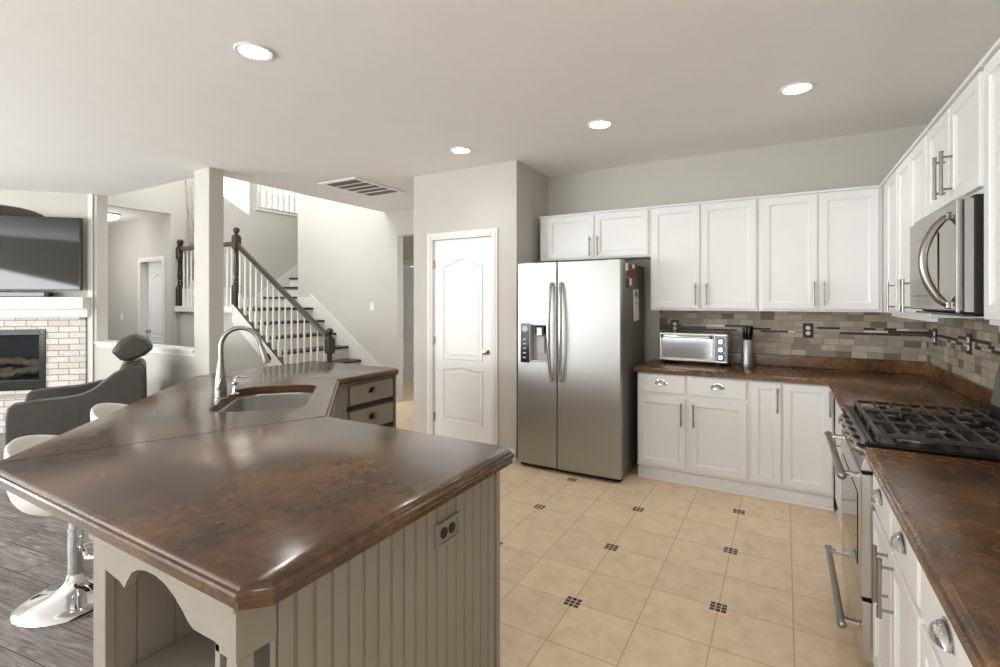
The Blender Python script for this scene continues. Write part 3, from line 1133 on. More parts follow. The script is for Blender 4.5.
def shaker(x0, x1, z0, z1, fr=.048, t=.019):
    mb = MB()
    fr = min(fr, (x1-x0)*.28)
    mb.rings([rect(x0, x1, z0, z1, 0, 0), rect(x0, x1, z0, z1, 0, -t+.003), rect(x0, x1, z0, z1, .003, -t),
              rect(x0, x1, z0, z1, fr, -t), rect(x0, x1, z0, z1, fr+.003, -t+.005), rect(x0, x1, z0, z1, fr+.012, -t+.009), rect(x0, x1, z0, z1, fr+.014, -t+.0105)], True, True)
    return mb

def slabfront(x0, x1, z0, z1, t=.019):
    mb = MB()
    mb.rings([rect(x0, x1, z0, z1, 0, 0), rect(x0, x1, z0, z1, 0, -t+.005), rect(x0, x1, z0, z1, .007, -t)], True, True)
    return mb

def bar_handle_mesh(L=.17):
    mb = MB()
    mb.tube([(0, -.034, -L/2), (0, -.034, L/2)], .0062, 10)
    for s in (-1, 1):
        mb.tube([(0, 0, s*L*.38), (0, -.034, s*L*.38)], .0045, 8)
        mb.tube([(0, -.034, s*L*.38-.008), (0, -.034, s*L*.38+.008)], .0075, 10)
        mb.tube([(0, -.034, s*(L/2-.008)), (0, -.034, s*(L/2+.004))], .0075, 10)
    return mb.mesh('bar_handle', M['nickel'], smooth=True)

def cup_mesh():
    mb = MB()
    loops = []
    n = 14
    for j in range(7):
        ph = PI/2*j/6
        l = []
        for i in range(n+1):
            th = PI*i/n
            l.append((.046*math.cos(th)*(1-.12*math.sin(ph)), -.028*math.sin(th)*math.cos(ph)-.001, .036*math.sin(th)*math.sin(ph)-.012))
        loops.append(l)
    mb.rings(loops, False, False, closed=False)
    # flange against the drawer front
    mb.rings([[(.05*math.cos(PI*i/n), -.002, .042*math.sin(PI*i/n)-.014) for i in range(n+1)],
              [(.04*math.cos(PI*i/n), -.003, .032*math.sin(PI*i/n)-.012) for i in range(n+1)]], False, False, closed=False)
    bmesh.ops.solidify(mb.bm, geom=mb.bm.faces[:], thickness=.0015)
    return mb.mesh('cup_pull', M['chrome'], smooth=50)

HANDLE = bar_handle_mesh()
CUP = cup_mesh()

def cabinet(name, label, loc, rz, W, D, z0, z1, doors=(), drawers=(), base=False, mat=None, group=None, ends=True, cup_mat=None, toptrim=False, cup=CUP):
    """local frame: x along the front, front face at y = 0, y grows to the back. doors = (x0,x1,z0,z1,handle x, handle z)"""
    mat = mat or M['white']
    t = thing(name, label, 'cabinet', (loc[0], loc[1], 0), rz, group)
    mb = MB()
    if base:
        mb.box(0, W, 0, D, .10, z1)
    else:
        mb.box(0, W, 0, D, z0, z1)
    mb.build('carcass', mat, t, world=False, bevel=.002)
    if base:
        MB().box(.0, W, .04, D, .001, .10).build('toe_kick', mat, t, world=False)
        mk = MB()
        mk.prism([(.04, .0), (.04, .085), (.030, .085), (.024, .07), (.024, .02), (.014, .016), (.01, .0)], 0, W, 'x')
        mk.build('toe_moulding', mat, t, world=False)
    if toptrim:
        MB().box(-.0, W, -.024, .03, z1-.004, z1+.012).build('top_trim', mat, t, world=False, bevel=.003)
    for d in doors:
        dm = shaker(*d[:4]).build('door', mat, t, world=False)
        if d[4] is not None:
            inst('handle', HANDLE, dm, (d[4], -.019, d[5]))
    for d in drawers:
        dm = slabfront(*d[:4]).build('drawer', mat, t, world=False)
        inst('cup_pull', cup, dm, ((d[0]+d[1])/2, -.019, (d[2]+d[3])/2+.008))
    return t

RZ = -PI/2
UZ0, UZ1 = 1.37, 2.255
UY = 4.36
G = 'white wall cabinets'
# over the refrigerator
x = -2.06
cabinet('wall_cabinet', 'short white two-door cabinet above the refrigerator', (x, UY), 0, 1.052, BY-UY, 1.835, UZ1, toptrim=True, group=G,
        doors=[(-1.976-x, -1.512-x, 1.85, 2.24, -1.545-x, 1.95), (-1.502-x, -1.024-x, 1.85, 2.24, -1.47-x, 1.95)])
x = -1.006
cabinet('wall_cabinet', 'white two-door wall cabinet above the toaster oven', (x, UY), 0, .826, BY-UY, UZ0, UZ1, toptrim=True, group=G,
        doors=[(-.99-x, -.606-x, 1.388, 2.24, -.635-x, 1.505), (-.593-x, -.192-x, 1.388, 2.24, -.553-x, 1.505)])
x = -.178
cabinet('wall_cabinet', 'white two-door wall cabinet filling the back wall corner', (x, UY), 0, .776, BY-UY, UZ0, UZ1, toptrim=True, group=G,
        doors=[(-.15-x, .21-x, 1.388, 2.24, .187-x, 1.505), (.223-x, .575-x, 1.388, 2.24, .25-x, 1.505)])
# right wall run; local x = 0 at the far end
UX = .60
y0 = 4.355
cabinet('wall_cabinet', 'narrow white one-door wall cabinet in the corner of the right wall', (UX, y0), RZ, y0-3.745, WX-UX, UZ0, UZ1, toptrim=True, group=G,
        doors=[(y0-4.09, y0-3.755, 1.388, 2.24, y0-3.81, 1.48)])
y0 = 3.742
cabinet('wall_cabinet', 'white two-door wall cabinet left of the microwave', (UX, y0), RZ, y0-3.05, WX-UX, UZ0, UZ1, toptrim=True, group=G,
        doors=[(y0-3.73, y0-3.405, 1.388, 2.24, y0-3.45, 1.48), (y0-3.395, y0-3.065, 1.388, 2.24, y0-3.355, 1.48)])
y0 = 3.045
cabinet('wall_cabinet', 'short white two-door cabinet directly above the microwave', (UX, y0), RZ, y0-2.28, WX-UX, 1.825, UZ1, toptrim=True, group=G,
        doors=[(y0-3.02, y0-2.67, 1.845, 2.24, y0-2.715, 1.965), (y0-2.655, y0-2.30, 1.845, 2.24, y0-2.615, 1.965)])
y0 = 2.276
cabinet('wall_cabinet', 'white tall-door wall cabinet right of the microwave, cut by the frame', (UX, y0), RZ, .80, WX-UX, UZ0, UZ1, toptrim=True, group=G,
        doors=[(.02, .39, 1.388, 2.24, .36, 1.48), (.41, .78, 1.388, 2.24, .44, 1.48)])
for (ya, yb, lab) in ((4.07, 3.06, 'white strip under the wall cabinets left of the microwave'), (2.20, 1.5, 'white strip under the tall wall cabinet right of the microwave')):
    o = MB().box(UX+.004, UX+.03, yb, ya, UZ0-.02, UZ0-.0005).build('light_rail', M['white'], bevel=.003)
    tag(o, lab, 'light rail', 'light rails under the wall cabinets')

# base cabinets, back wall
FY = 4.10
GB = 'white base cabinets'
x = -1.052
W = .83
cabinet('base_cabinet', 'white base cabinet with two cup-pull drawers under the toaster oven', (x, FY), 0, W, BY-FY-.002, 0, .868, base=True, group=GB,
        doors=[(.012, .378, .124, .680, .35, .56), (.412, W-.022, .124, .680, .44, .56)],
        drawers=[(.012, .378, .712, .860), (.412, W-.022, .712, .860)])
x = -.2215
W = .515
cabinet('base_cabinet', 'white base cabinet with two full-height doors in the back corner', (x, FY), 0, W, BY-FY-.002, 0, .868, base=True, group=GB,
        doors=[(.006, .2, .124, .860, .178, .735), (.212, .505, .124, .860, .492, .745)])
FX = .30
y0 = 4.098
cabinet('base_cabinet', 'narrow white base cabinet squeezed between corner and range', (FX, y0), RZ, y0-3.046, WX-FX-.002, 0, .868, base=True, group=GB,
        doors=[(y0-3.46, y0-3.06, .124, .680, y0-3.40, .56)], drawers=[(y0-3.46, y0-3.06, .712, .860)])
y0 = 2.274
W = .735
cabinet('base_cabinet', 'white base cabinet beside the range with two cup-pull drawers and paired handles', (FX, y0), RZ, W, WX-FX-.002, 0, .868, base=True, group=GB,
        doors=[(.012, .36, .124, .680, .322, .585), (.375, .723, .124, .680, .413, .585)], drawers=[(.012, .36, .700, .860), (.375, .723, .700, .860)])
y0 = 1.535
W = .80
cabinet('base_cabinet', 'white base cabinet nearest the camera with one wide drawer', (FX, y0), RZ, W, WX-FX-.002, 0, .868, base=True, group=GB,
        doors=[(.012, .392, .124, .680, .36, .585), (.408, .788, .124, .680, .44, .585)], drawers=[(.012, .47, .700, .860), (.482, .788, .700, .860)])

# ------------------------------------------------------------------ worktops on the wall cabinets
ct = MB()
poly = [(-1.075, 4.686), (-1.075, 4.05), (.252, 4.05), (.252, 3.052), (.90, 3.052), (.90, 4.686)]
wt = thing('worktop', 'brown mottled L-shaped worktop along the back wall and into the corner', 'worktop', (-.1, 4.4, .869), 0, 'wall worktops')
slab(poly, OGEE, .914).build('top', M['counter_r'], wt, smooth=30)
mb = MB()
mb.box(-1.0, .90, 4.664, 4.686, .9142, 1.008)
mb.box(.88, .90, 3.052, 4.664, .9142, 1.008)
mb.build('upstand', M['counter_r'], wt, bevel=.003)
wt2 = thing('worktop', 'rust brown worktop on the near side of the range', 'worktop', (.58, 1.5, .869), 0, 'wall worktops')
slab([(.252, 2.268), (.252, .72), (.90, .72), (.90, 2.268)], OGEE, .914).build('top', M['counter_r'], wt2, smooth=30)
mb = MB().box(.88, .90, .72, 2.268, .9142, 1.008)
mb.build('upstand', M['counter_r'], wt2, bevel=.003)

# ------------------------------------------------------------------ tiled backsplash
def backsplash(name, a0, a1, place, zb=1.0085, zt=1.3695, seed=1):
    rnd = random.Random(seed)
    mb = MB()
    mats = [M['grout']]+TILES+MOS
    def q(u0, u1, z0, z1, h, mi):
        mb.mi = mi
        place(mb, u0, u1, z0, z1, h)
    q(a0, a1, zb, zt, .004, 0)
    rows = []
    z = zb
    while z < 1.178:
        rows.append((z, min(z+.0465, 1.188)))
        z += .049
    band = [1.1895+.0185*i for i in range(3)]
    z = 1.2455
    while z < zt-.01:
        rows.append((z, min(z+.0465, zt)))
        z += .049
    for r, (z0, z1) in enumerate(rows):
        u = a0-rnd.choice((0, .05, .03, .075))
        while u < a1:
            w = .098
            p0, p1 = max(u, a0), min(u+w, a1)
            if p1-p0 > .006:
                q(p0+.001, p1-.001, z0+.001, z1-.001, .0085+rnd.uniform(-.0008, .0008), 1+rnd.choice((0, 0, 0, 1, 1, 2, 3, 3, 4)))
            u += w+.002
    for z0 in band:
        u = a0
        while u < a1-.004:
            w = rnd.choice((.05, .075, .1, .15, .2))
            p1 = min(u+w, a1)
            c = rnd.choice((0, 0, 0, 0, 1, 1, 2, 3, 4, 4))
            if c == 4:
                c = -5+rnd.choice((0, 1, 3))
            q(u+.001, p1-.001, z0+.001, z0+.0165, .009, 6+c)
            u += w
    return struct(name, mb, mats)

backsplash('trim_backsplash_back', -1.0, WX-.001, lambda mb, u0, u1, z0, z1, h: mb.box(u0, u1, BY-h, BY, z0, z1), seed=4)
backsplash('trim_backsplash_right', .72, BY-.012, lambda mb, u0, u1, z0, z1, h: mb.box(WX-h, WX, u0, u1, z0, z1), seed=9)
rect_plate((-.863, BY-.0095, 1.222), 0, 'dark outlet plate behind the toaster oven', 'outlet', M['black_plate'], M['plate'], name='wall_outlet')
rect_plate((.163, BY-.0095, 1.213), 0, 'dark outlet plate on back tiles between knives and corner', 'outlet', M['black_plate'], M['plate'], name='wall_outlet')
rect_plate((WX-.0095, 4.42, 1.205), RZ, 'dark outlet plate on right tiles nearest the corner', 'outlet', M['black_plate'], M['plate'], name='wall_outlet')
rect_plate((WX-.0095, 3.70, 1.21), RZ, 'dark outlet plate on right tiles behind the range', 'outlet', M['black_plate'], M['plate'], name='wall_outlet')

# ------------------------------------------------------------------ refrigerator
FR0, FR1, FS = -2.035, -1.118, -1.655
fy = 3.83
fr = thing('refrigerator', 'stainless side-by-side refrigerator with ice dispenser', 'refrigerator', ((FR0+FR1)/2, 4.2, 0))
MB().box(FR0+.005, FR1-.005, fy+.075, 4.62, .03, 1.765).build('body', M['steel_side'], fr, bevel=.006)
MB().box(FR0+.01, FR1-.01, fy+.05, fy+.10, .012, .06).build('kick_grille', M['black_matte'], fr)
for sx in (FR0+.05, FR1-.05):
    MB().lathe([(.02, 0), (.02, .03)], 10, (sx, fy+.12, 0)).build('foot', M['black'], fr)
MB().box(FR0+.02, FR0+.12, fy+.03, fy+.2, 1.766, 1.785).build('hinge_cover', M['grey_plastic'], fr, bevel=.004)
MB().box(FR1-.12, FR1-.02, fy+.03, fy+.2, 1.766, 1.785).build('hinge_cover', M['grey_plastic'], fr, bevel=.004)

def door_slab(x0, x1, hole=None):
    """door with softly bowed front, optional recess"""
    mb = MB()
    zb, zt = .04, 1.78
    n = 10
    def yb(x):
        t = (x-FR0)/(FR1-FR0)*2-1
        return fy+.012*t*t
    xs = [x0+(x1-x0)*i/n for i in range(n+1)]
    if hole:
        xs = sorted(set([x for x in xs if not hole[0] < x < hole[1]]+[hole[0], hole[1]]))
    zs = [zb]+([hole[2], hole[3]] if hole else [])+[zt]
    V = {}
    def v(x, z, back):
        k = (round(x, 5), round(z, 5), back)
        if k not in V:
            V[k] = mb.bm.verts.new((x, fy+.07 if back else yb(x), z))
        return V[k]
    for a, b in zip(xs, xs[1:]):
        for c, d in zip(zs, zs[1:]):
            mb.face([v(a, c, 1), v(a, d, 1), v(b, d, 1), v(b, c, 1)])
            if hole and a >= hole[0]-1e-6 and b <= hole[1]+1e-6 and c >= hole[2]-1e-6 and d <= hole[3]+1e-6:
                continue
            mb.face([v(a, c, 0), v(b, c, 0), v(b, d, 0), v(a, d, 0)])
    for a, b in zip(xs, xs[1:]):
        mb.face([v(a, zb, 0), v(a, zb, 1), v(b, zb, 1), v(b, zb, 0)])
        mb.face([v(a, zt, 0), v(b, zt, 0), v(b, zt, 1), v(a, zt, 1)])
    for c, d in zip(zs, zs[1:]):
        mb.face([v(x0, c, 0), v(x0, d, 0), v(x0, d, 1), v(x0, c, 1)])
        mb.face([v(x1, c, 0), v(x1, c, 1), v(x1, d, 1), v(x1, d, 0)])
    return mb
DH = (-1.905, -1.735, .93, 1.245)
fd = door_slab(FR0, FS-.003, DH).build('freezer_door', M['steel'], fr, smooth=20, bevel=.006)
rd = door_slab(FS+.003, FR1).build('fridge_door', M['steel'], fr, smooth=20, bevel=.006)
# dispenser on the freezer door
dp = MB()
dx0, dx1, dz0, dz1 = -2.0, -1.718, .905, 1.27
fyd = fy+.002
dp.box(dx0, DH[0], fyd-.006, fyd+.012, dz0, dz1)
dp.box(DH[1], dx1, fyd-.006, fyd+.012, dz0, dz1)
dp.box(DH[0], DH[1], fyd-.006, fyd+.012, DH[3], dz1)
dp.box(DH[0], DH[1], fyd-.006, fyd+.012, dz0, DH[2])
D = dp.build('dispenser_frame', M['steel'], fr, bevel=.003)
MB().box(dx0+.006, DH[0]-.006, fyd-.0085, fyd-.006, dz0+.012, dz1-.012).build('control_panel', M['display'], D)
for i in range(5):
    zz = dz0+.05+i*.04
    MB().box(dx0+.03, dx0+.055, fyd-.0092, fyd-.0085, zz, zz+.010).build('panel_icon', M['icon'], D)
MB().lathe([(.026, 0), (.026, .0006), (.022, .0006)], 18, M=Matrix.Translation((dx0+.045, fyd-.0086, dz1-.06)) @ Matrix.Rotation(PI/2, 4, 'X'), cap1=False).build('panel_dial', M['icon'], D)
rc = MB()
rc.box(DH[0], DH[1], fy+.060, fy+.066, DH[2], DH[3])
rc.box(DH[0], DH[0]+.004, fy+.004, fy+.06, DH[2], DH[3])
rc.box(DH[1]-.004, DH[1], fy+.004, fy+.06, DH[2], DH[3])
rc.box(DH[0], DH[1], fy+.004, fy+.06, DH[3]-.004, DH[3])
rc.build('recess', M['grey_plastic'], D)
MB().box(DH[0]+.004, DH[1]-.004, fy-.012, fy+.06, DH[2], DH[2]+.014).build('drip_tray', M['steel_h'], D, bevel=.003)
MB().box(-1.865, -1.775, fy+.004, fy+.058, 1.165, 1.235).build('nozzle_block', M['black_matte'], D, bevel=.006)
MB().box(-1.845, -1.792, fy-.002, fy+.03, 1.15, 1.225).build('ice_chute', M['steel'], D, bevel=.006)
MB().box(-1.85, -1.787, fy+.035, fy+.045, 1.0, 1.145).build('paddle', M['grey_plastic'], D, bevel=.004)
for door_o, hx, bow in ((fd, FS-.042, -1), (rd, FS+.042, 1)):
    mb = MB()
    pts = []
    for i in range(17):
        t = i/16
        pts.append((hx+bow*.012*math.sin(PI*t), fy-.022-.040*math.sin(PI*t)**.7, .775+(1.605-.775)*t))
    mb.tube(pts, [.011]+[.0155]*15+[.011], 10)
    for zz in (.79, 1.59):
        mb.tube([(hx, fy+.004, zz), (hx, fy-.026, zz)], .012, 8)
    mb.build('handle', M['steel_h'], door_o, smooth=True)
# maker's mark: a small ring and two letters near the top of the right door
lg = MB()
lg.lathe([(.011, 0), (.011, .001), (.0085, .001), (.0085, 0)], 18, M=Matrix.Translation((-1.262, fy+.009, 1.72)) @ Matrix.Rotation(PI/2, 4, 'X'), cap0=False, cap1=False)
def letter(bx, strokes):
    for (a, b, c, d) in strokes:
        lg.box(bx+a, bx+b, fy+.0085, fy+.0105, 1.711+c, 1.711+d)
letter(-1.245, [(0, .003, 0, .018), (0, .011, 0, .003)])
letter(-1.229, [(0, .003, 0, .018), (0, .013, .015, .018), (0, .013, 0, .003), (.010, .013, 0, .009), (.006, .013, .007, .009)])
lg.build('maker_mark', M['blue_grey'], rd)
# things held on the fridge side
def side_bits(y0, y1, z0, z1, t=.004):
    return MB().box(FR1-.0049, FR1-.005+t, y0, y1, z0, z1)
MG = 'small magnets on the refrigerator side'
for i, (a, b, c, d, m) in enumerate(((3.99, 4.06, 1.70, 1.76, 'white_paper'), (4.07, 4.15, 1.735, 1.795, 'rust'), (4.16, 4.25, 1.70, 1.77, 'red'), (4.06, 4.13, 1.655, 1.72, 'rust'), (4.14, 4.22, 1.64, 1.69, 'red'), (4.02, 4.09, 1.56, 1.63, 'rust'), (4.10, 4.15, 1.58, 1.64, 'white_paper'), (4.17, 4.25, 1.775, 1.81, 'white_paper'))):
    if d > 1.76:
        c, d = c-.05, 1.757
    o = side_bits(a, b, c, d, .006+.0005*i).build('fridge_magnet', M[m], bevel=.003)
    tag(o, 'small printed picture magnet in the cluster on the refrigerator side', 'magnet', MG)
pt = thing('hanging_card', 'white narrow printed card hanging on the refrigerator side below the magnets', 'card', (FR1, 4.3, 1.27))
mb = MB()
mb.hexa([(FR1-.004, 4.25, 1.275), (FR1+.001, 4.25, 1.275), (FR1+.001, 4.41, 1.285), (FR1-.004, 4.41, 1.285),
         (FR1-.004, 4.22, 1.545), (FR1+.001, 4.22, 1.545), (FR1+.001, 4.38, 1.555), (FR1-.004, 4.38, 1.555)])
mb.build('card', M['white_paper'], pt)
mb = MB()
for (a, b, c, d) in ((4.26, 4.285, 1.49, 1.54), (4.30, 4.32, 1.48, 1.535), (4.33, 4.35, 1.49, 1.52), (4.29, 4.31, 1.42, 1.45), (4.275, 4.345, 1.475, 1.48)):
    mb.box(FR1+.001, FR1+.0018, a, b, c, d)
mb.build('print', M['black_plate'], pt)

# ------------------------------------------------------------------ toaster oven
TX0, TX1, TY0, TY1, TZ = -.948, -.395, 4.385, 4.645, .9145
to = thing('toaster_oven', 'stainless toaster oven with glass door and three round knobs', 'toaster oven', ((TX0+TX1)/2, 4.5, TZ))
mb = MB().box(TX0, TX1, TY0+.012, TY1, TZ+.02, TZ+.27)
mb.build('body', M['steel_h'], to, bevel=.012, seg=3)
for sx in (TX0+.05, TX1-.05):
    for sy in (TY0+.05, TY1-.05):
        MB().lathe([(.016, 0), (.019, .022)], 10, (sx, sy, TZ)).build('foot', M['black'], to)
px = TX1-.105
mb = MB()
mb.box(TX0+.02, px, TY0, TY0+.0125, TZ+.245, TZ+.255)
mb.box(TX0+.02, px, TY0, TY0+.0125, TZ+.035, TZ+.055)
mb.box(TX0+.02, TX0+.035, TY0, TY0+.0125, TZ+.055, TZ+.245)
mb.box(px-.015, px, TY0, TY0+.0125, TZ+.055, TZ+.245)
td = mb.build('door', M['steel'], to, bevel=.002)
MB().box(TX0+.035, px-.015, TY0+.004, TY0+.008, TZ+.055, TZ+.245).build('glass', M['toaster_glass'], td)
mb = MB()
for i in range(9):
    zz = TZ+.07+.019*i
    mb.box(TX0+.04, px-.02, TY0+.0085, TY0+.0105, zz, zz+.003)
mb.build('rack', M['nickel'], td)
mb = MB()
mb.tube([(TX0+.05, TY0-.03, TZ+.235), (px-.03, TY0-.03, TZ+.235)], .009, 10)
for xx in (TX0+.055, px-.035):
    mb.box(xx-.014, xx+.014, TY0-.028, TY0+.002, TZ+.225, TZ+.248)
mb.build('handle', M['chrome'], td, smooth=True)
mb = MB()
for xx in (TX0+.042, px-.028):
    mb.box(xx-.016, xx+.016, TY0-.034, TY0-.005, TZ+.223, TZ+.25)
mb.build('handle_cap', M['black'], td, bevel=.003)
cp = MB().box(px+.004, TX1-.012, TY0+.004, TY0+.0125, TZ+.04, TZ+.25).build('control_panel', M['blue_grey'], to, bevel=.002)
for zz in (.075, .14, .205):
    mb = MB()
    Mx = Matrix.Translation(((px+TX1)/2-.004, TY0+.004, TZ+zz)) @ Matrix.Rotation(PI/2, 4, 'X')
    mb.mi = 1
    mb.lathe([(.030, 0), (.030, .003)], 20, M=Mx)
    mb.mi = 0
    mb.lathe([(.022, .003), (.022, .018), (.018, .022)], 20, M=Mx)
    mb.box((px+TX1)/2-.007, (px+TX1)/2-.001, TY0-.022, TY0-.018, TZ+zz-.016, TZ+zz+.016)
    mb.build('knob', [M['chrome'], M['black']], to, smooth=True)

# knife holder
KX, KY = -.262, 4.49
kh = thing('knife_holder', 'round stainless knife holder on the back worktop', 'knife holder', (KX, KY, TZ))
MB().lathe([(.046, .0), (.046, .02), (.0435, .022)], 24, (KX, KY, TZ), cap1=True).build('base_ring', M['blue_grey'], kh, smooth=True)
MB().lathe([(.0435, .0221), (.0435, .218), (.041, .222), (.038, .218), (.038, .20)], 24, (KX, KY, TZ)).build('cylinder', M['steel'], kh, smooth=True)
MB().lathe([(.0375, .19), (.0375, .212)], 20, (KX, KY, TZ)).build('slotted_insert', M['black_matte'], kh)
for i, (ax, ay) in enumerate(((-.024, -.012), (-.008, -.02), (.012, -.018), (.026, -.004), (-.018, .012), (.006, .008), (.022, .018))):
    mb = MB()
    b = Vector((KX+ax, KY+ay, TZ+.2125))
    d = Vector((ax*.35, ay*.35, .12))
    mb.tube([b, b+d*.15, b+d*.5, b+d*.9, b+d], [.007, .009, .0085, .0105, .006], 8)
    o = mb.build('kitchen_knife', M['black'], smooth=True)
    tag(o, 'black-handled knife standing in the round stainless holder', 'knife', 'knives in the holder')

# ------------------------------------------------------------------ range (local frame, front toward -X)
RY0 = 3.04
rg = thing('gas_range', 'stainless gas range with black cast-iron grates', 'range', (.27, RY0, 0), RZ)
RW = .756
def L(mb, name, mat, par=rg, **k):
    return mb.build(name, mat, par, world=False, **k)
L(MB().box(.003, RW-.001, .03, .615, .09, .895), 'body', M['steel_h'], bevel=.003)
L(MB().box(.02, RW-.02, .07, .6, .001, .09), 'kick_plate', M['black_matte'])
dr = L(MB().box(.004, RW-.004, -.02, .028, .095, .322), 'warming_drawer', M['steel_h'], bevel=.004)
od = L(MB().box(.004, RW-.004, -.022, .028, .338, .80), 'oven_door', M['steel_h'], bevel=.004)
L(MB().box(.09, RW-.09, -.0245, -.0222, .42, .70), 'oven_window', M['glass_black'], od, bevel=.001)
def rhandle(z, par, y=-.078, z2=None):
    mb = MB()
    mb.tube([(.045, y, z), (RW-.045, y, z)], .0135, 14)
    for xx in (.035, RW-.035):
        mb.ball((xx, y, z), .017, 12, (.8, 1, 1))
    L(mb, 'handle', M['nickel'], par, smooth=True)
    for xx in (.07, RW-.07):
        L(MB().box(xx-.014, xx+.014, y, -.02, z-.008, z+.008), 'handle_bracket', M['chrome'], par, bevel=.003)
rhandle(.775, od)
rhandle(.20, dr)
cpn = MB()
cpn.prism([(-.022, .812), (.028, .812), (.028, .905), (.012, .905), (-.016, .84)], .004, RW-.004, 'x')
cpn = L(cpn, 'control_panel', M['steel'], bevel=.003)
for i in range(5):
    xx = .10+.139*i
    mb = MB()
    Mx = Matrix.Translation((xx, -.003, .868)) @ Matrix.Rotation(PI/2-.40, 4, 'X')
    mb.mi = 1
    mb.lathe([(.027, 0), (.027, .006)], 18, M=Mx)
    mb.mi = 0
    mb.lathe([(.021, .006), (.019, .032), (.015, .036)], 18, M=Mx)
    L(mb, 'knob', [M['nickel'], M['blue_grey']], cpn, smooth=True)
ck = L(MB().box(.0, RW, .0, .56, .896, .922), 'cooktop', M['black'], bevel=.006)
L(MB().box(.0, RW, -.010, .008, .904, .924), 'cooktop_rim', M['black'], ck, bevel=.006)
for i, (bx, by, br) in enumerate(((.15, .17, .045), (.15, .43, .038), (.378, .30, .05), (.606, .17, .05), (.606, .43, .036))):
    mb = MB()
    mb.mi = 1
    mb.lathe([(br+.02, .0), (br+.016, .008), (br, .012)], 18, (bx, by, .922))
    mb.mi = 0
    mb.lathe([(br, .012), (br, .02), (br*.85, .024)], 18, (bx, by, .922))
    L(mb, 'burner', [M['iron'], M['nickel']], ck, smooth=True)
for g in range(3):
    x0 = .012+g*.246
    x1_ = x0+.24
    ya_, yb_ = .03, .545
    zt = .958
    mb = MB()
    def bar(a, b, c, d, z0=.944, z1=zt):
        mb.box(a, b, c, d, z0, z1)
    bar(x0, x0+.012, ya_, yb_)
    bar(x1_-.012, x1_, ya_, yb_)
    for yy in (ya_, (ya_+yb_)/2-.006, yb_-.012):
        bar(x0+.012, x1_-.012, yy, yy+.012)
    for k, yy in enumerate((.10, .165, .230, .345, .41, .475)):
        if k in (1, 4):
            bar(x0+.012, x0+.082, yy, yy+.009)
            bar(x1_-.082, x1_-.012, yy, yy+.009)
        else:
            bar(x0+.012, x1_-.012, yy, yy+.009)
    for yc in (.165, .41):
        bar((x0+x1_)/2-.005, (x0+x1_)/2+.005, yc-.056, yc-.022)
        bar((x0+x1_)/2-.005, (x0+x1_)/2+.005, yc+.032, yc+.065)
    for xx in (x0, x1_-.012):
        for yy in (ya_, yb_-.012):
            bar(xx, xx+.012, yy, yy+.012, .9225, .944)
    L(mb, 'grate', M['iron'], ck, bevel=.002, seg=1)
bg = MB()
bg.prism([(.535, .99), (.565, 1.185), (.600, 1.185), (.600, .90), (.535, .90)], .0, RW, 'x')
bgo = L(bg, 'backguard', M['steel_side'], bevel=.004)
L(MB().box(.0, RW, .522, .5345, .90, .99), 'backguard_vent', M['black_matte'], bgo, bevel=.002)
mb = MB()
for xx in (.035, RW-.035):
    mb.lathe([(.016, 0), (.016, .004), (.011, .004), (.011, .002)], 16, M=Matrix.Translation((xx, .5215, .95)) @ Matrix.Rotation(PI/2, 4, 'X'))
L(mb, 'badge', M['nickel'], bgo)

# ------------------------------------------------------------------ microwave
mw = thing('microwave', 'stainless over-the-range microwave with bowed handle under the short cabinet', 'microwave', (.52, 3.04, 1.40), RZ)
D0 = WX-.52
def W_(mb, name, mat, par=mw, **k):
    return mb.build(name, mat, par, world=False, **k)
W_(MB().box(.006, .752, .045, D0-.012, .005, .418), 'body', M['black_matte'], bevel=.004)
mdoor = W_(MB().box(.004, .752, 0, .020, .012, .405), 'door', M['mirror_glass'], bevel=.006)
W_(MB().box(.004, .752, .0205, .0445, .012, .405), 'frame', M['steel'])
W_(MB().box(.05, .52, -.002, -.0003, .07, .32), 'window', M['glass_black'], mdoor, bevel=.001)
W_(MB().box(.056, .514, -.0035, -.0022, .076, .314), 'window_glass', M['mirror_glass'], mdoor)
W_(MB().box(.742, .7535, -.002, .010, .008, .41), 'edge_trim', M['steel'], mdoor, bevel=.003)
mb = MB()
pts = []
for i in range(21):
    t = i/20
    s = math.sin(PI*t)
    pts.append((.655-.0*s, -.006-0.068*s**.75, .035+.325*t))
mb.tube(pts, [.009]+[.0145]*19+[.009], 10)
W_(mb, 'handle', M['nickel'], mdoor, smooth=True)
for zz in (.035, .36):
    W_(MB().box(.645, .667, -.010, .001, zz-.014, zz+.014), 'handle_mount', M['nickel'], mdoor, bevel=.004)
W_(MB().box(.02, .735, .02, D0-.03, -.004, .0045), 'underside_vent', M['black'])
W_(MB().box(.03, .73, .012, .043, .4055, .418), 'top_grille', M['steel'])

# ------------------------------------------------------------------ island
ISL = [(-.885, .55), (-.838, .597), (-.838, 1.56), (-.885, 1.607), (-1.85, 1.607), (-2.64, 2.385), (-2.64, 2.985), (-2.685, 3.03), (-3.68, 3.03), (-3.68, 1.97), (-2.26, .55)]
r2 = math.sqrt(.5)
SKC = (3.01*-r2-.53*r2, 3.01*r2-.53*r2)
SKM = Matrix.Translation((SKC[0], SKC[1], 0)) @ Matrix.Rotation(math.radians(135), 4, 'Z')
def rrect(w, h, r, n=6):
    pts = []
    for cx, cy, a0 in ((w/2-r, h/2-r, 0), (-w/2+r, h/2-r, PI/2), (-w/2+r, -h/2+r, PI), (w/2-r, -h/2+r, 1.5*PI)):
        for i in range(n+1):
            a = a0+PI/2*i/n
            pts.append((cx+r*math.cos(a), cy+r*math.sin(a)))
    return pts
hole = [tuple((SKM @ Vector((p[0], p[1], 0))).to_2d()) for p in rrect(.74, .45, .11)]
it = thing('island_worktop', 'large glossy brown L-shaped island worktop with ogee edge and sink cut-out', 'worktop', (-1.9, 1.5, .869))
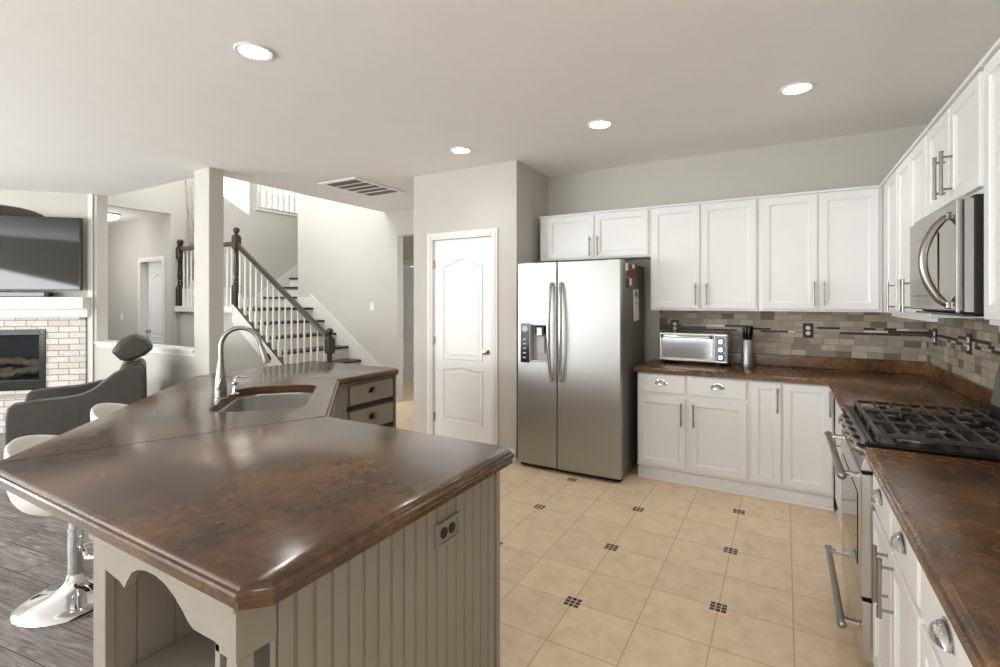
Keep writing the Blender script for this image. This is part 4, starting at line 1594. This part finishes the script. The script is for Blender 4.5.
slab(ISL, OGEE, .914, hole).build('top', M['counter'], it, smooth=30)
for (a, b) in (((-1.855, 1.585), (-2.262, .575)), ((-2.655, 2.385), (-3.655, 1.975))):
    a, b = Vector((*a, 0)), Vector((*b, 0))
    d = (b-a).normalized()
    nn = Vector((-d.y, d.x, 0))*.0016
    z0, z1 = .9141, .9147
    mb = MB()
    q = [a-nn, a+nn, b+nn, b-nn]
    mb.hexa([(p.x, p.y, z0) for p in q]+[(p.x, p.y, z1) for p in q])
    mb.build('seam', M['seam'], it)

ic_ = thing('kitchen_island', 'taupe painted L-shaped island cabinet with beadboard end and arched niche', 'kitchen island', (-1.9, 1.6, 0))
body = MB()
ZB = .868
def shell(mb, poly, z0, z1, t=.02):
    inn = offset_poly(poly, t)
    mk = lambda pp, z: [(p[0], p[1], z) for p in pp]
    mb.rings([mk(inn, z0), mk(poly, z0), mk(poly, z1), mk(inn, z1), mk(inn, z0)], False, False)
    bmesh.ops.remove_doubles(mb.bm, verts=mb.bm.verts, dist=1e-6)
shell(body, [(-.942, 1.125), (-.942, 1.545), (-1.83, 1.545), (-2.70, 2.40), (-2.70, 2.985), (-3.35, 2.985), (-3.35, 2.215), (-1.88, .745), (-1.526, .70), (-1.526, 1.125)], .1, ZB)
body.prism([(-.945, 1.13), (-.945, 1.5), (-1.85, 1.5), (-2.75, 2.38), (-2.75, 2.94), (-3.3, 2.94), (-3.3, 2.25), (-1.90, .85), (-1.53, .80), (-1.53, 1.13)], .001, .099)
body.build('body', M['taupe'], ic_)
# beadboard end panel facing the range
bb = MB()
ya_, yb_ = .66, 1.56
n = int(round((yb_-ya_)/.0505))
pw = (yb_-ya_)/n
prof = []
for i in range(n):
    a = ya_+i*pw
    prof += [(a+.0035, 0), (a+pw-.0075, 0), (a+pw-.0065, -.0035), (a+pw-.0052, -.0035), (a+pw-.0042, -.0008), (a+pw-.0015, -.0008), (a+pw-.0005, -.0035), (a+pw+.001, -.0035), (a+pw+.002, 0)]
prof = prof[:-6]
xf = -.918
lo = [bb.bm.verts.new((xf+d, y, .0)) for y, d in prof]
hi = [bb.bm.verts.new((xf+d, y, ZB)) for y, d in prof]
for i in range(len(prof)-1):
    bb.face([lo[i], lo[i+1], hi[i+1], hi[i]])
bb.box(xf-.022, xf-.0045, ya_, yb_, 0, ZB)
bb.build('beadboard_panel', M['taupe'], ic_)
mb = MB()
mb.box(xf-.022, xf+.006, 1.56, 1.585, 0, ZB)
mb.box(xf-.004, xf+.008, .66, 1.585, 0, .06)
mb.build('end_trim', M['taupe'], ic_, bevel=.003)
# niche: shelf, walls
mb = MB().box(-1.459, -.942, .60, 1.12, .485, .508)
mb.build('niche_shelf', M['taupe'], ic_)
MB().box(-1.459, -.942, .63, .65, .1, .485).build('niche_lower_front', M['taupe'], ic_)
mb = MB()
mb.box(-1.524, -1.464, .594, 1.12, 0, ZB)
mb.box(-1.464, -1.4605, .594, .64, .508, ZB)
for i in range(5):
    y = .645+.095*i
    mb.box(-1.464, -1.4605, y, y+.089, .508, ZB)
mb.build('niche_side_panel', M['taupe'], ic_)
# front frame on the south side: left stile, arched apron, corner block and leg
FYS = .572
MB().box(-1.524, -1.459, FYS, FYS+.022, 0, ZB).build('front_stile', M['taupe'], ic_, bevel=.002)
ap = MB()
edge = [(-1.459, .785), (-1.385, .777), (-1.362, .767), (-1.346, .790), (-1.325, .814), (-1.296, .828), (-1.258, .836), (-1.217, .836), (-1.178, .829), (-1.140, .813), (-1.110, .794), (-1.085, .775), (-1.066, .767), (-.987, .768), (-.986, .752), (-.918, .750)]
for (xa_, za_), (xb_, zb_) in zip(edge, edge[1:]):
    ap.hexa([(xa_, FYS, za_), (xb_, FYS, zb_), (xb_, FYS+.022, zb_), (xa_, FYS+.022, za_), (xa_, FYS, ZB), (xb_, FYS, ZB), (xb_, FYS+.022, ZB), (xa_, FYS+.022, ZB)])
bmesh.ops.remove_doubles(ap.bm, verts=ap.bm.verts, dist=.0002)
ap.build('arched_apron', M['taupe'], ic_)
MB().box(-.989, -.972, FYS, FYS+.022, 0, .7675).build('front_stile', M['taupe'], ic_, bevel=.002)
MB().box(-1.53, -.914, FYS-.008, FYS, ZB-.02, ZB-.001).build('apron_bead', M['taupe'], ic_, bevel=.003)
mb = MB()
mb.box(-.94, -.9165, FYS-.001, .66, .750, ZB)
mb.build('corner_block', M['taupe'], ic_, bevel=.001)
mb = MB()
mb.box(-.950, -.917, FYS+.001, FYS+.036, .715, .7495)
mb.lathe([(.019, 0), (.019, .08), (.015, .1), (.019, .13), (.015, .3), (.019, .58), (.013, .62), (.019, .66), (.0195, .72)], 14, (-.936, FYS+.0205, 0))
mb.build('turned_leg', M['taupe'], ic_, smooth=True)
# drawers in the far wing, toward the range
CUPB = CUP.copy()
CUPB.materials.clear()
CUPB.materials.append(M['nickel'])
for (z0, z1) in ((.70, .842), (.50, .652), (.30, .455), (.125, .26)):
    mb = MB()
    mb.box(-2.699, -2.682, 2.515, 2.965, z0, z1)
    d = mb.build('drawer', M['taupe'], ic_, bevel=.004)
    c = inst('cup_pull', CUPB, d, tuple(Vector((-2.682, 2.745, (z0+z1)/2+.01))-Vector((-1.9, 1.6, 0))), (0, 0, PI/2))
mb = MB()
for (z0, z1) in ((.66, .692), (.462, .494), (.265, .294)):
    mb.box(-2.699, -2.693, 2.50, 2.98, z0, z1)
mb.build('drawer_gap', M['seam'], ic_)
mb = MB().box(-2.70, -2.675, 2.975, 2.99, .0, ZB)
mb.build('end_stile', M['taupe'], ic_)
rect_plate((xf+.001, 1.255, .735), PI/2, 'taupe outlet plate on the beadboard island end', 'outlet', M['taupe'], M['black_plate'], w=.118, h=.075, name='wall_outlet', horizontal=True)

# sink, faucet, dispenser (local x along the diagonal, -y toward the kitchen side)
sk = thing('sink', 'stainless undermount sink in the island worktop', 'sink', (SKC[0], SKC[1], .70), math.radians(135))
mb = MB()
loops = []
for (g, z, r) in ((.03, .168, .13), (.002, .168, .11), (-.006, .16, .11), (-.012, .06, .11), (-.02, .025, .11), (-.05, .004, .10), (-.09, .0, .07)):
    loops.append([(p[0], p[1], z) for p in rrect(.74+2*g, .45+2*g, r)])
mb.rings(loops, False, True)
mb.build('basin', M['steel'], sk, smooth=True, world=False)
for xx in (0,):
    MB().lathe([(.042, .0005), (.042, .004), (.03, .004), (.026, .002), (.005, .002)], 20, (xx, 0, 0)).build('drain', M['chrome'], sk, world=False, smooth=True)
FB = Vector((-2.665, 1.575, .9145))
fa = thing('faucet', 'tall brushed nickel gooseneck faucet behind the sink', 'faucet', FB, PI/4)
mb = MB()
mb.lathe([(.034, 0), (.034, .008), (.030, .012), (.031, .05), (.029, .09), (.022, .15), (.0165, .19), (.0165, .215)], 20)
mb.build('body', M['nickel'], fa, smooth=True, world=False)
pts = [(0, 0, .20), (0, 0, .27)]
R_ = .098
for i in range(15):
    a = PI-PI*i/14*.93
    pts.append((R_+R_*math.cos(a), 0, .285+R_*math.sin(a)*1.05))
e = Vector(pts[-1])
dd = (Vector(pts[-1])-Vector(pts[-2])).normalized()
pts.append(tuple(e+dd*.03))
MB().tube(pts, .0125, 14).build('gooseneck', M['nickel'], fa, smooth=True, world=False)
h0 = e+dd*.025
MB().tube([h0, h0+dd*.01, h0+dd*.05, h0+dd*.09, h0+dd*.10], [.0135, .0155, .0185, .023, .021], 16).build('spray_head', M['nickel'], fa, smooth=True, world=False)
mb = MB().tube([h0+dd*.05+Vector((.017, 0, .004)), h0+dd*.085+Vector((.021, 0, .004))], .008, 8)
mb.build('spray_button', M['black'], fa, smooth=True, world=False)
mb = MB()
mb.tube([(0, -.025, .06), (0, -.05, .065)], .012, 10)
mb.tube([(0, -.05, .065), (.02, -.06, .12)], [.009, .006], 8)
mb.build('lever', M['nickel'], fa, smooth=True, world=False)
sd = thing('soap_dispenser', 'short chrome pump beside the faucet base', 'soap dispenser', (-2.735, 1.70, .9145), PI/4)
MB().lathe([(.022, 0), (.022, .006), (.014, .012), (.012, .05), (.016, .055), (.016, .07), (.006, .075)], 14).build('body', M['chrome'], sd, smooth=True, world=False)
MB().tube([(0, 0, .072), (0, 0, .095), (.02, 0, .102), (.055, 0, .095)], .0065, 8).build('spout', M['chrome'], sd, smooth=True, world=False)

# ------------------------------------------------------------------ bar stools along the diagonal
def make_stool(label, loc, rz):
    s = thing('bar_stool', label, 'bar stool', loc, rz, 'bar stools at the island')
    MB().lathe([(.225, 0), (.228, .006), (.222, .014), (.17, .028), (.10, .045), (.055, .07), (.038, .10), (.033, .125)], 32).build('base', M['chrome'], s, smooth=60, world=False)
    MB().lathe([(.031, .12), (.031, .34), (.027, .342), (.027, .43), (.05, .45), (.05, .46)], 20).build('column', M['chrome'], s, smooth=True, world=False)
    mb = MB()
    pts = [(.0, .03, .25)]
    for i in range(13):
        a = -PI*.1+PI*1.2*i/12
        pts.append((.10*math.cos(a), .12+.10*math.sin(a), .235))
    pts.append((-.0, .03, .25))
    mb.tube(pts, .010, 8)
    mb.build('footrest', M['chrome'], s, smooth=True, world=False)
    # lift lever
    mb = MB().tube([(0, 0, .448), (-.07, -.06, .44), (-.10, -.085, .41)], .004, 6)
    lv = mb.build('lever', M['chrome'], s, world=False)
    mb = MB()
    mb.tube([(-.10, -.085, .415), (-.105, -.089, .385), (-.11, -.093, .355)], [.008, .016, .012], 10, flat=.6)
    mb.build('lever_grip', M['display'], lv, smooth=True, world=False)
    # bucket shell: low front, wrap-round back
    mb = MB()
    N, K = 36, 9
    loops = []
    for k in range(K+1):
        t = k/K
        l = []
        for i in range(N):
            a = 2*PI*i/N
            back = .5-.5*math.sin(a)           # 1 at -y
            rim = .64+.16*back**1.6
            rr = (.06+.17*min(1, t*1.7)) + .02*max(0, t-.6)
            z = .465+(.075*min(1, t*1.7)**3)+(rim-.54)*max(0, (t-.5)/.5)**1.1
            l.append((rr*1.02*math.cos(a), rr*math.sin(a), z))
        loops.append(l)
    mb.rings(loops, True, False)
    mb.build('seat_shell', M['shell'], s, smooth=70, world=False, solid=.022, subsurf=1)
    MB().lathe([(.05, .4805), (.14, .505), (.19, .548), (.17, .564), (.08, .57), (.01, .571)], 24).build('seat_pad', M['shell'], s, smooth=70, world=False)
    return s
rzs = math.radians(-45)
sA = make_stool('white bucket bar stool with chrome base, nearest the island niche', (-3.0, 1.055, 0), rzs)
copy_tree(sA, (-3.60, 1.60, 0), rzs, 'white bucket bar stool farther along the island, before the recliner')

# ------------------------------------------------------------------ recliner
rc = thing('recliner_chair', 'dark grey leather recliner with adjustable headrest before the fireplace', 'armchair', (-5.60, 2.05, 0), math.radians(-25))
def side_outline():
    top = [(-.50, .10), (-.50, .52), (-.49, .585), (-.46, .61), (-.3, .625), (-.10, .63), (.0, .645), (.08, .68), (.16, .745), (.24, .81), (.32, .85), (.42, .865), (.455, .85), (.47, .79), (.47, .3), (.44, .10)]
    return [(y*.93, z) for y, z in top[::-1]]
for s, nm in ((1, 'arm'), (-1, 'arm')):
    mb = MB()
    x0, x1_ = (.30, .43) if s > 0 else (-.43, -.30)
    out = side_outline()
    if s < 0:
        out = [(y, min(z, .66)) for y, z in out]
    mb.prism(out, x0, x1_, 'x')
    mb.build(nm, M['leather'], rc, world=False, bevel=.028, seg=3, smooth=40)
mb = MB()
for yy in (-.02, .27):
    mb.box(.4285, .4325, yy, yy+.006, .16, .60 if yy < 0 else .80)
mb.build('seam', M['leather_seam'], rc, world=False)
mb = MB().box(-.295, .295, -.48, .2, .26, .47)
mb.build('seat_cushion', M['leather'], rc, world=False, bevel=.05, seg=3, smooth=True)
mb = MB()
mb.prism([(.12, .40), (.20, .70), (.27, .86), (.40, .885), (.45, .84), (.46, .3), (.2, .3)], -.297, .297, 'x')
mb.build('backrest', M['leather'], rc, world=False, bevel=.04, seg=3, smooth=True)
mb = MB()
hp = [(.20, .985), (.255, 1.075), (.36, 1.125), (.46, 1.07), (.50, 1.0), (.44, .94), (.33, .895), (.27, .90)]
loops = []
for x, sc_ in ((-.20, .82), (-.16, 1), (.16, 1), (.20, .82)):
    cy, cz = .36, 1.01
    sc_ *= 1.08
    loops.append([(x, cy+(y-cy)*sc_, cz+(z-cz)*sc_) for y, z in hp])
mb.rings(loops, True, True)
mb.build('headrest', M['leather'], rc, world=False, smooth=35, bevel=.022, seg=3)
mb = MB()
for xx in (-.1, .1):
    mb.tube([(xx, .36, .84), (xx, .37, .96)], .007, 8)
mb.build('headrest_post', M['chrome'], rc, world=False, smooth=True)
mb = MB()
mb.lathe([(.30, 0), (.31, .02), (.28, .035), (.06, .05), (.05, .27)], 24)
mb.build('swivel_base', M['black_matte'], rc, world=False, smooth=True)
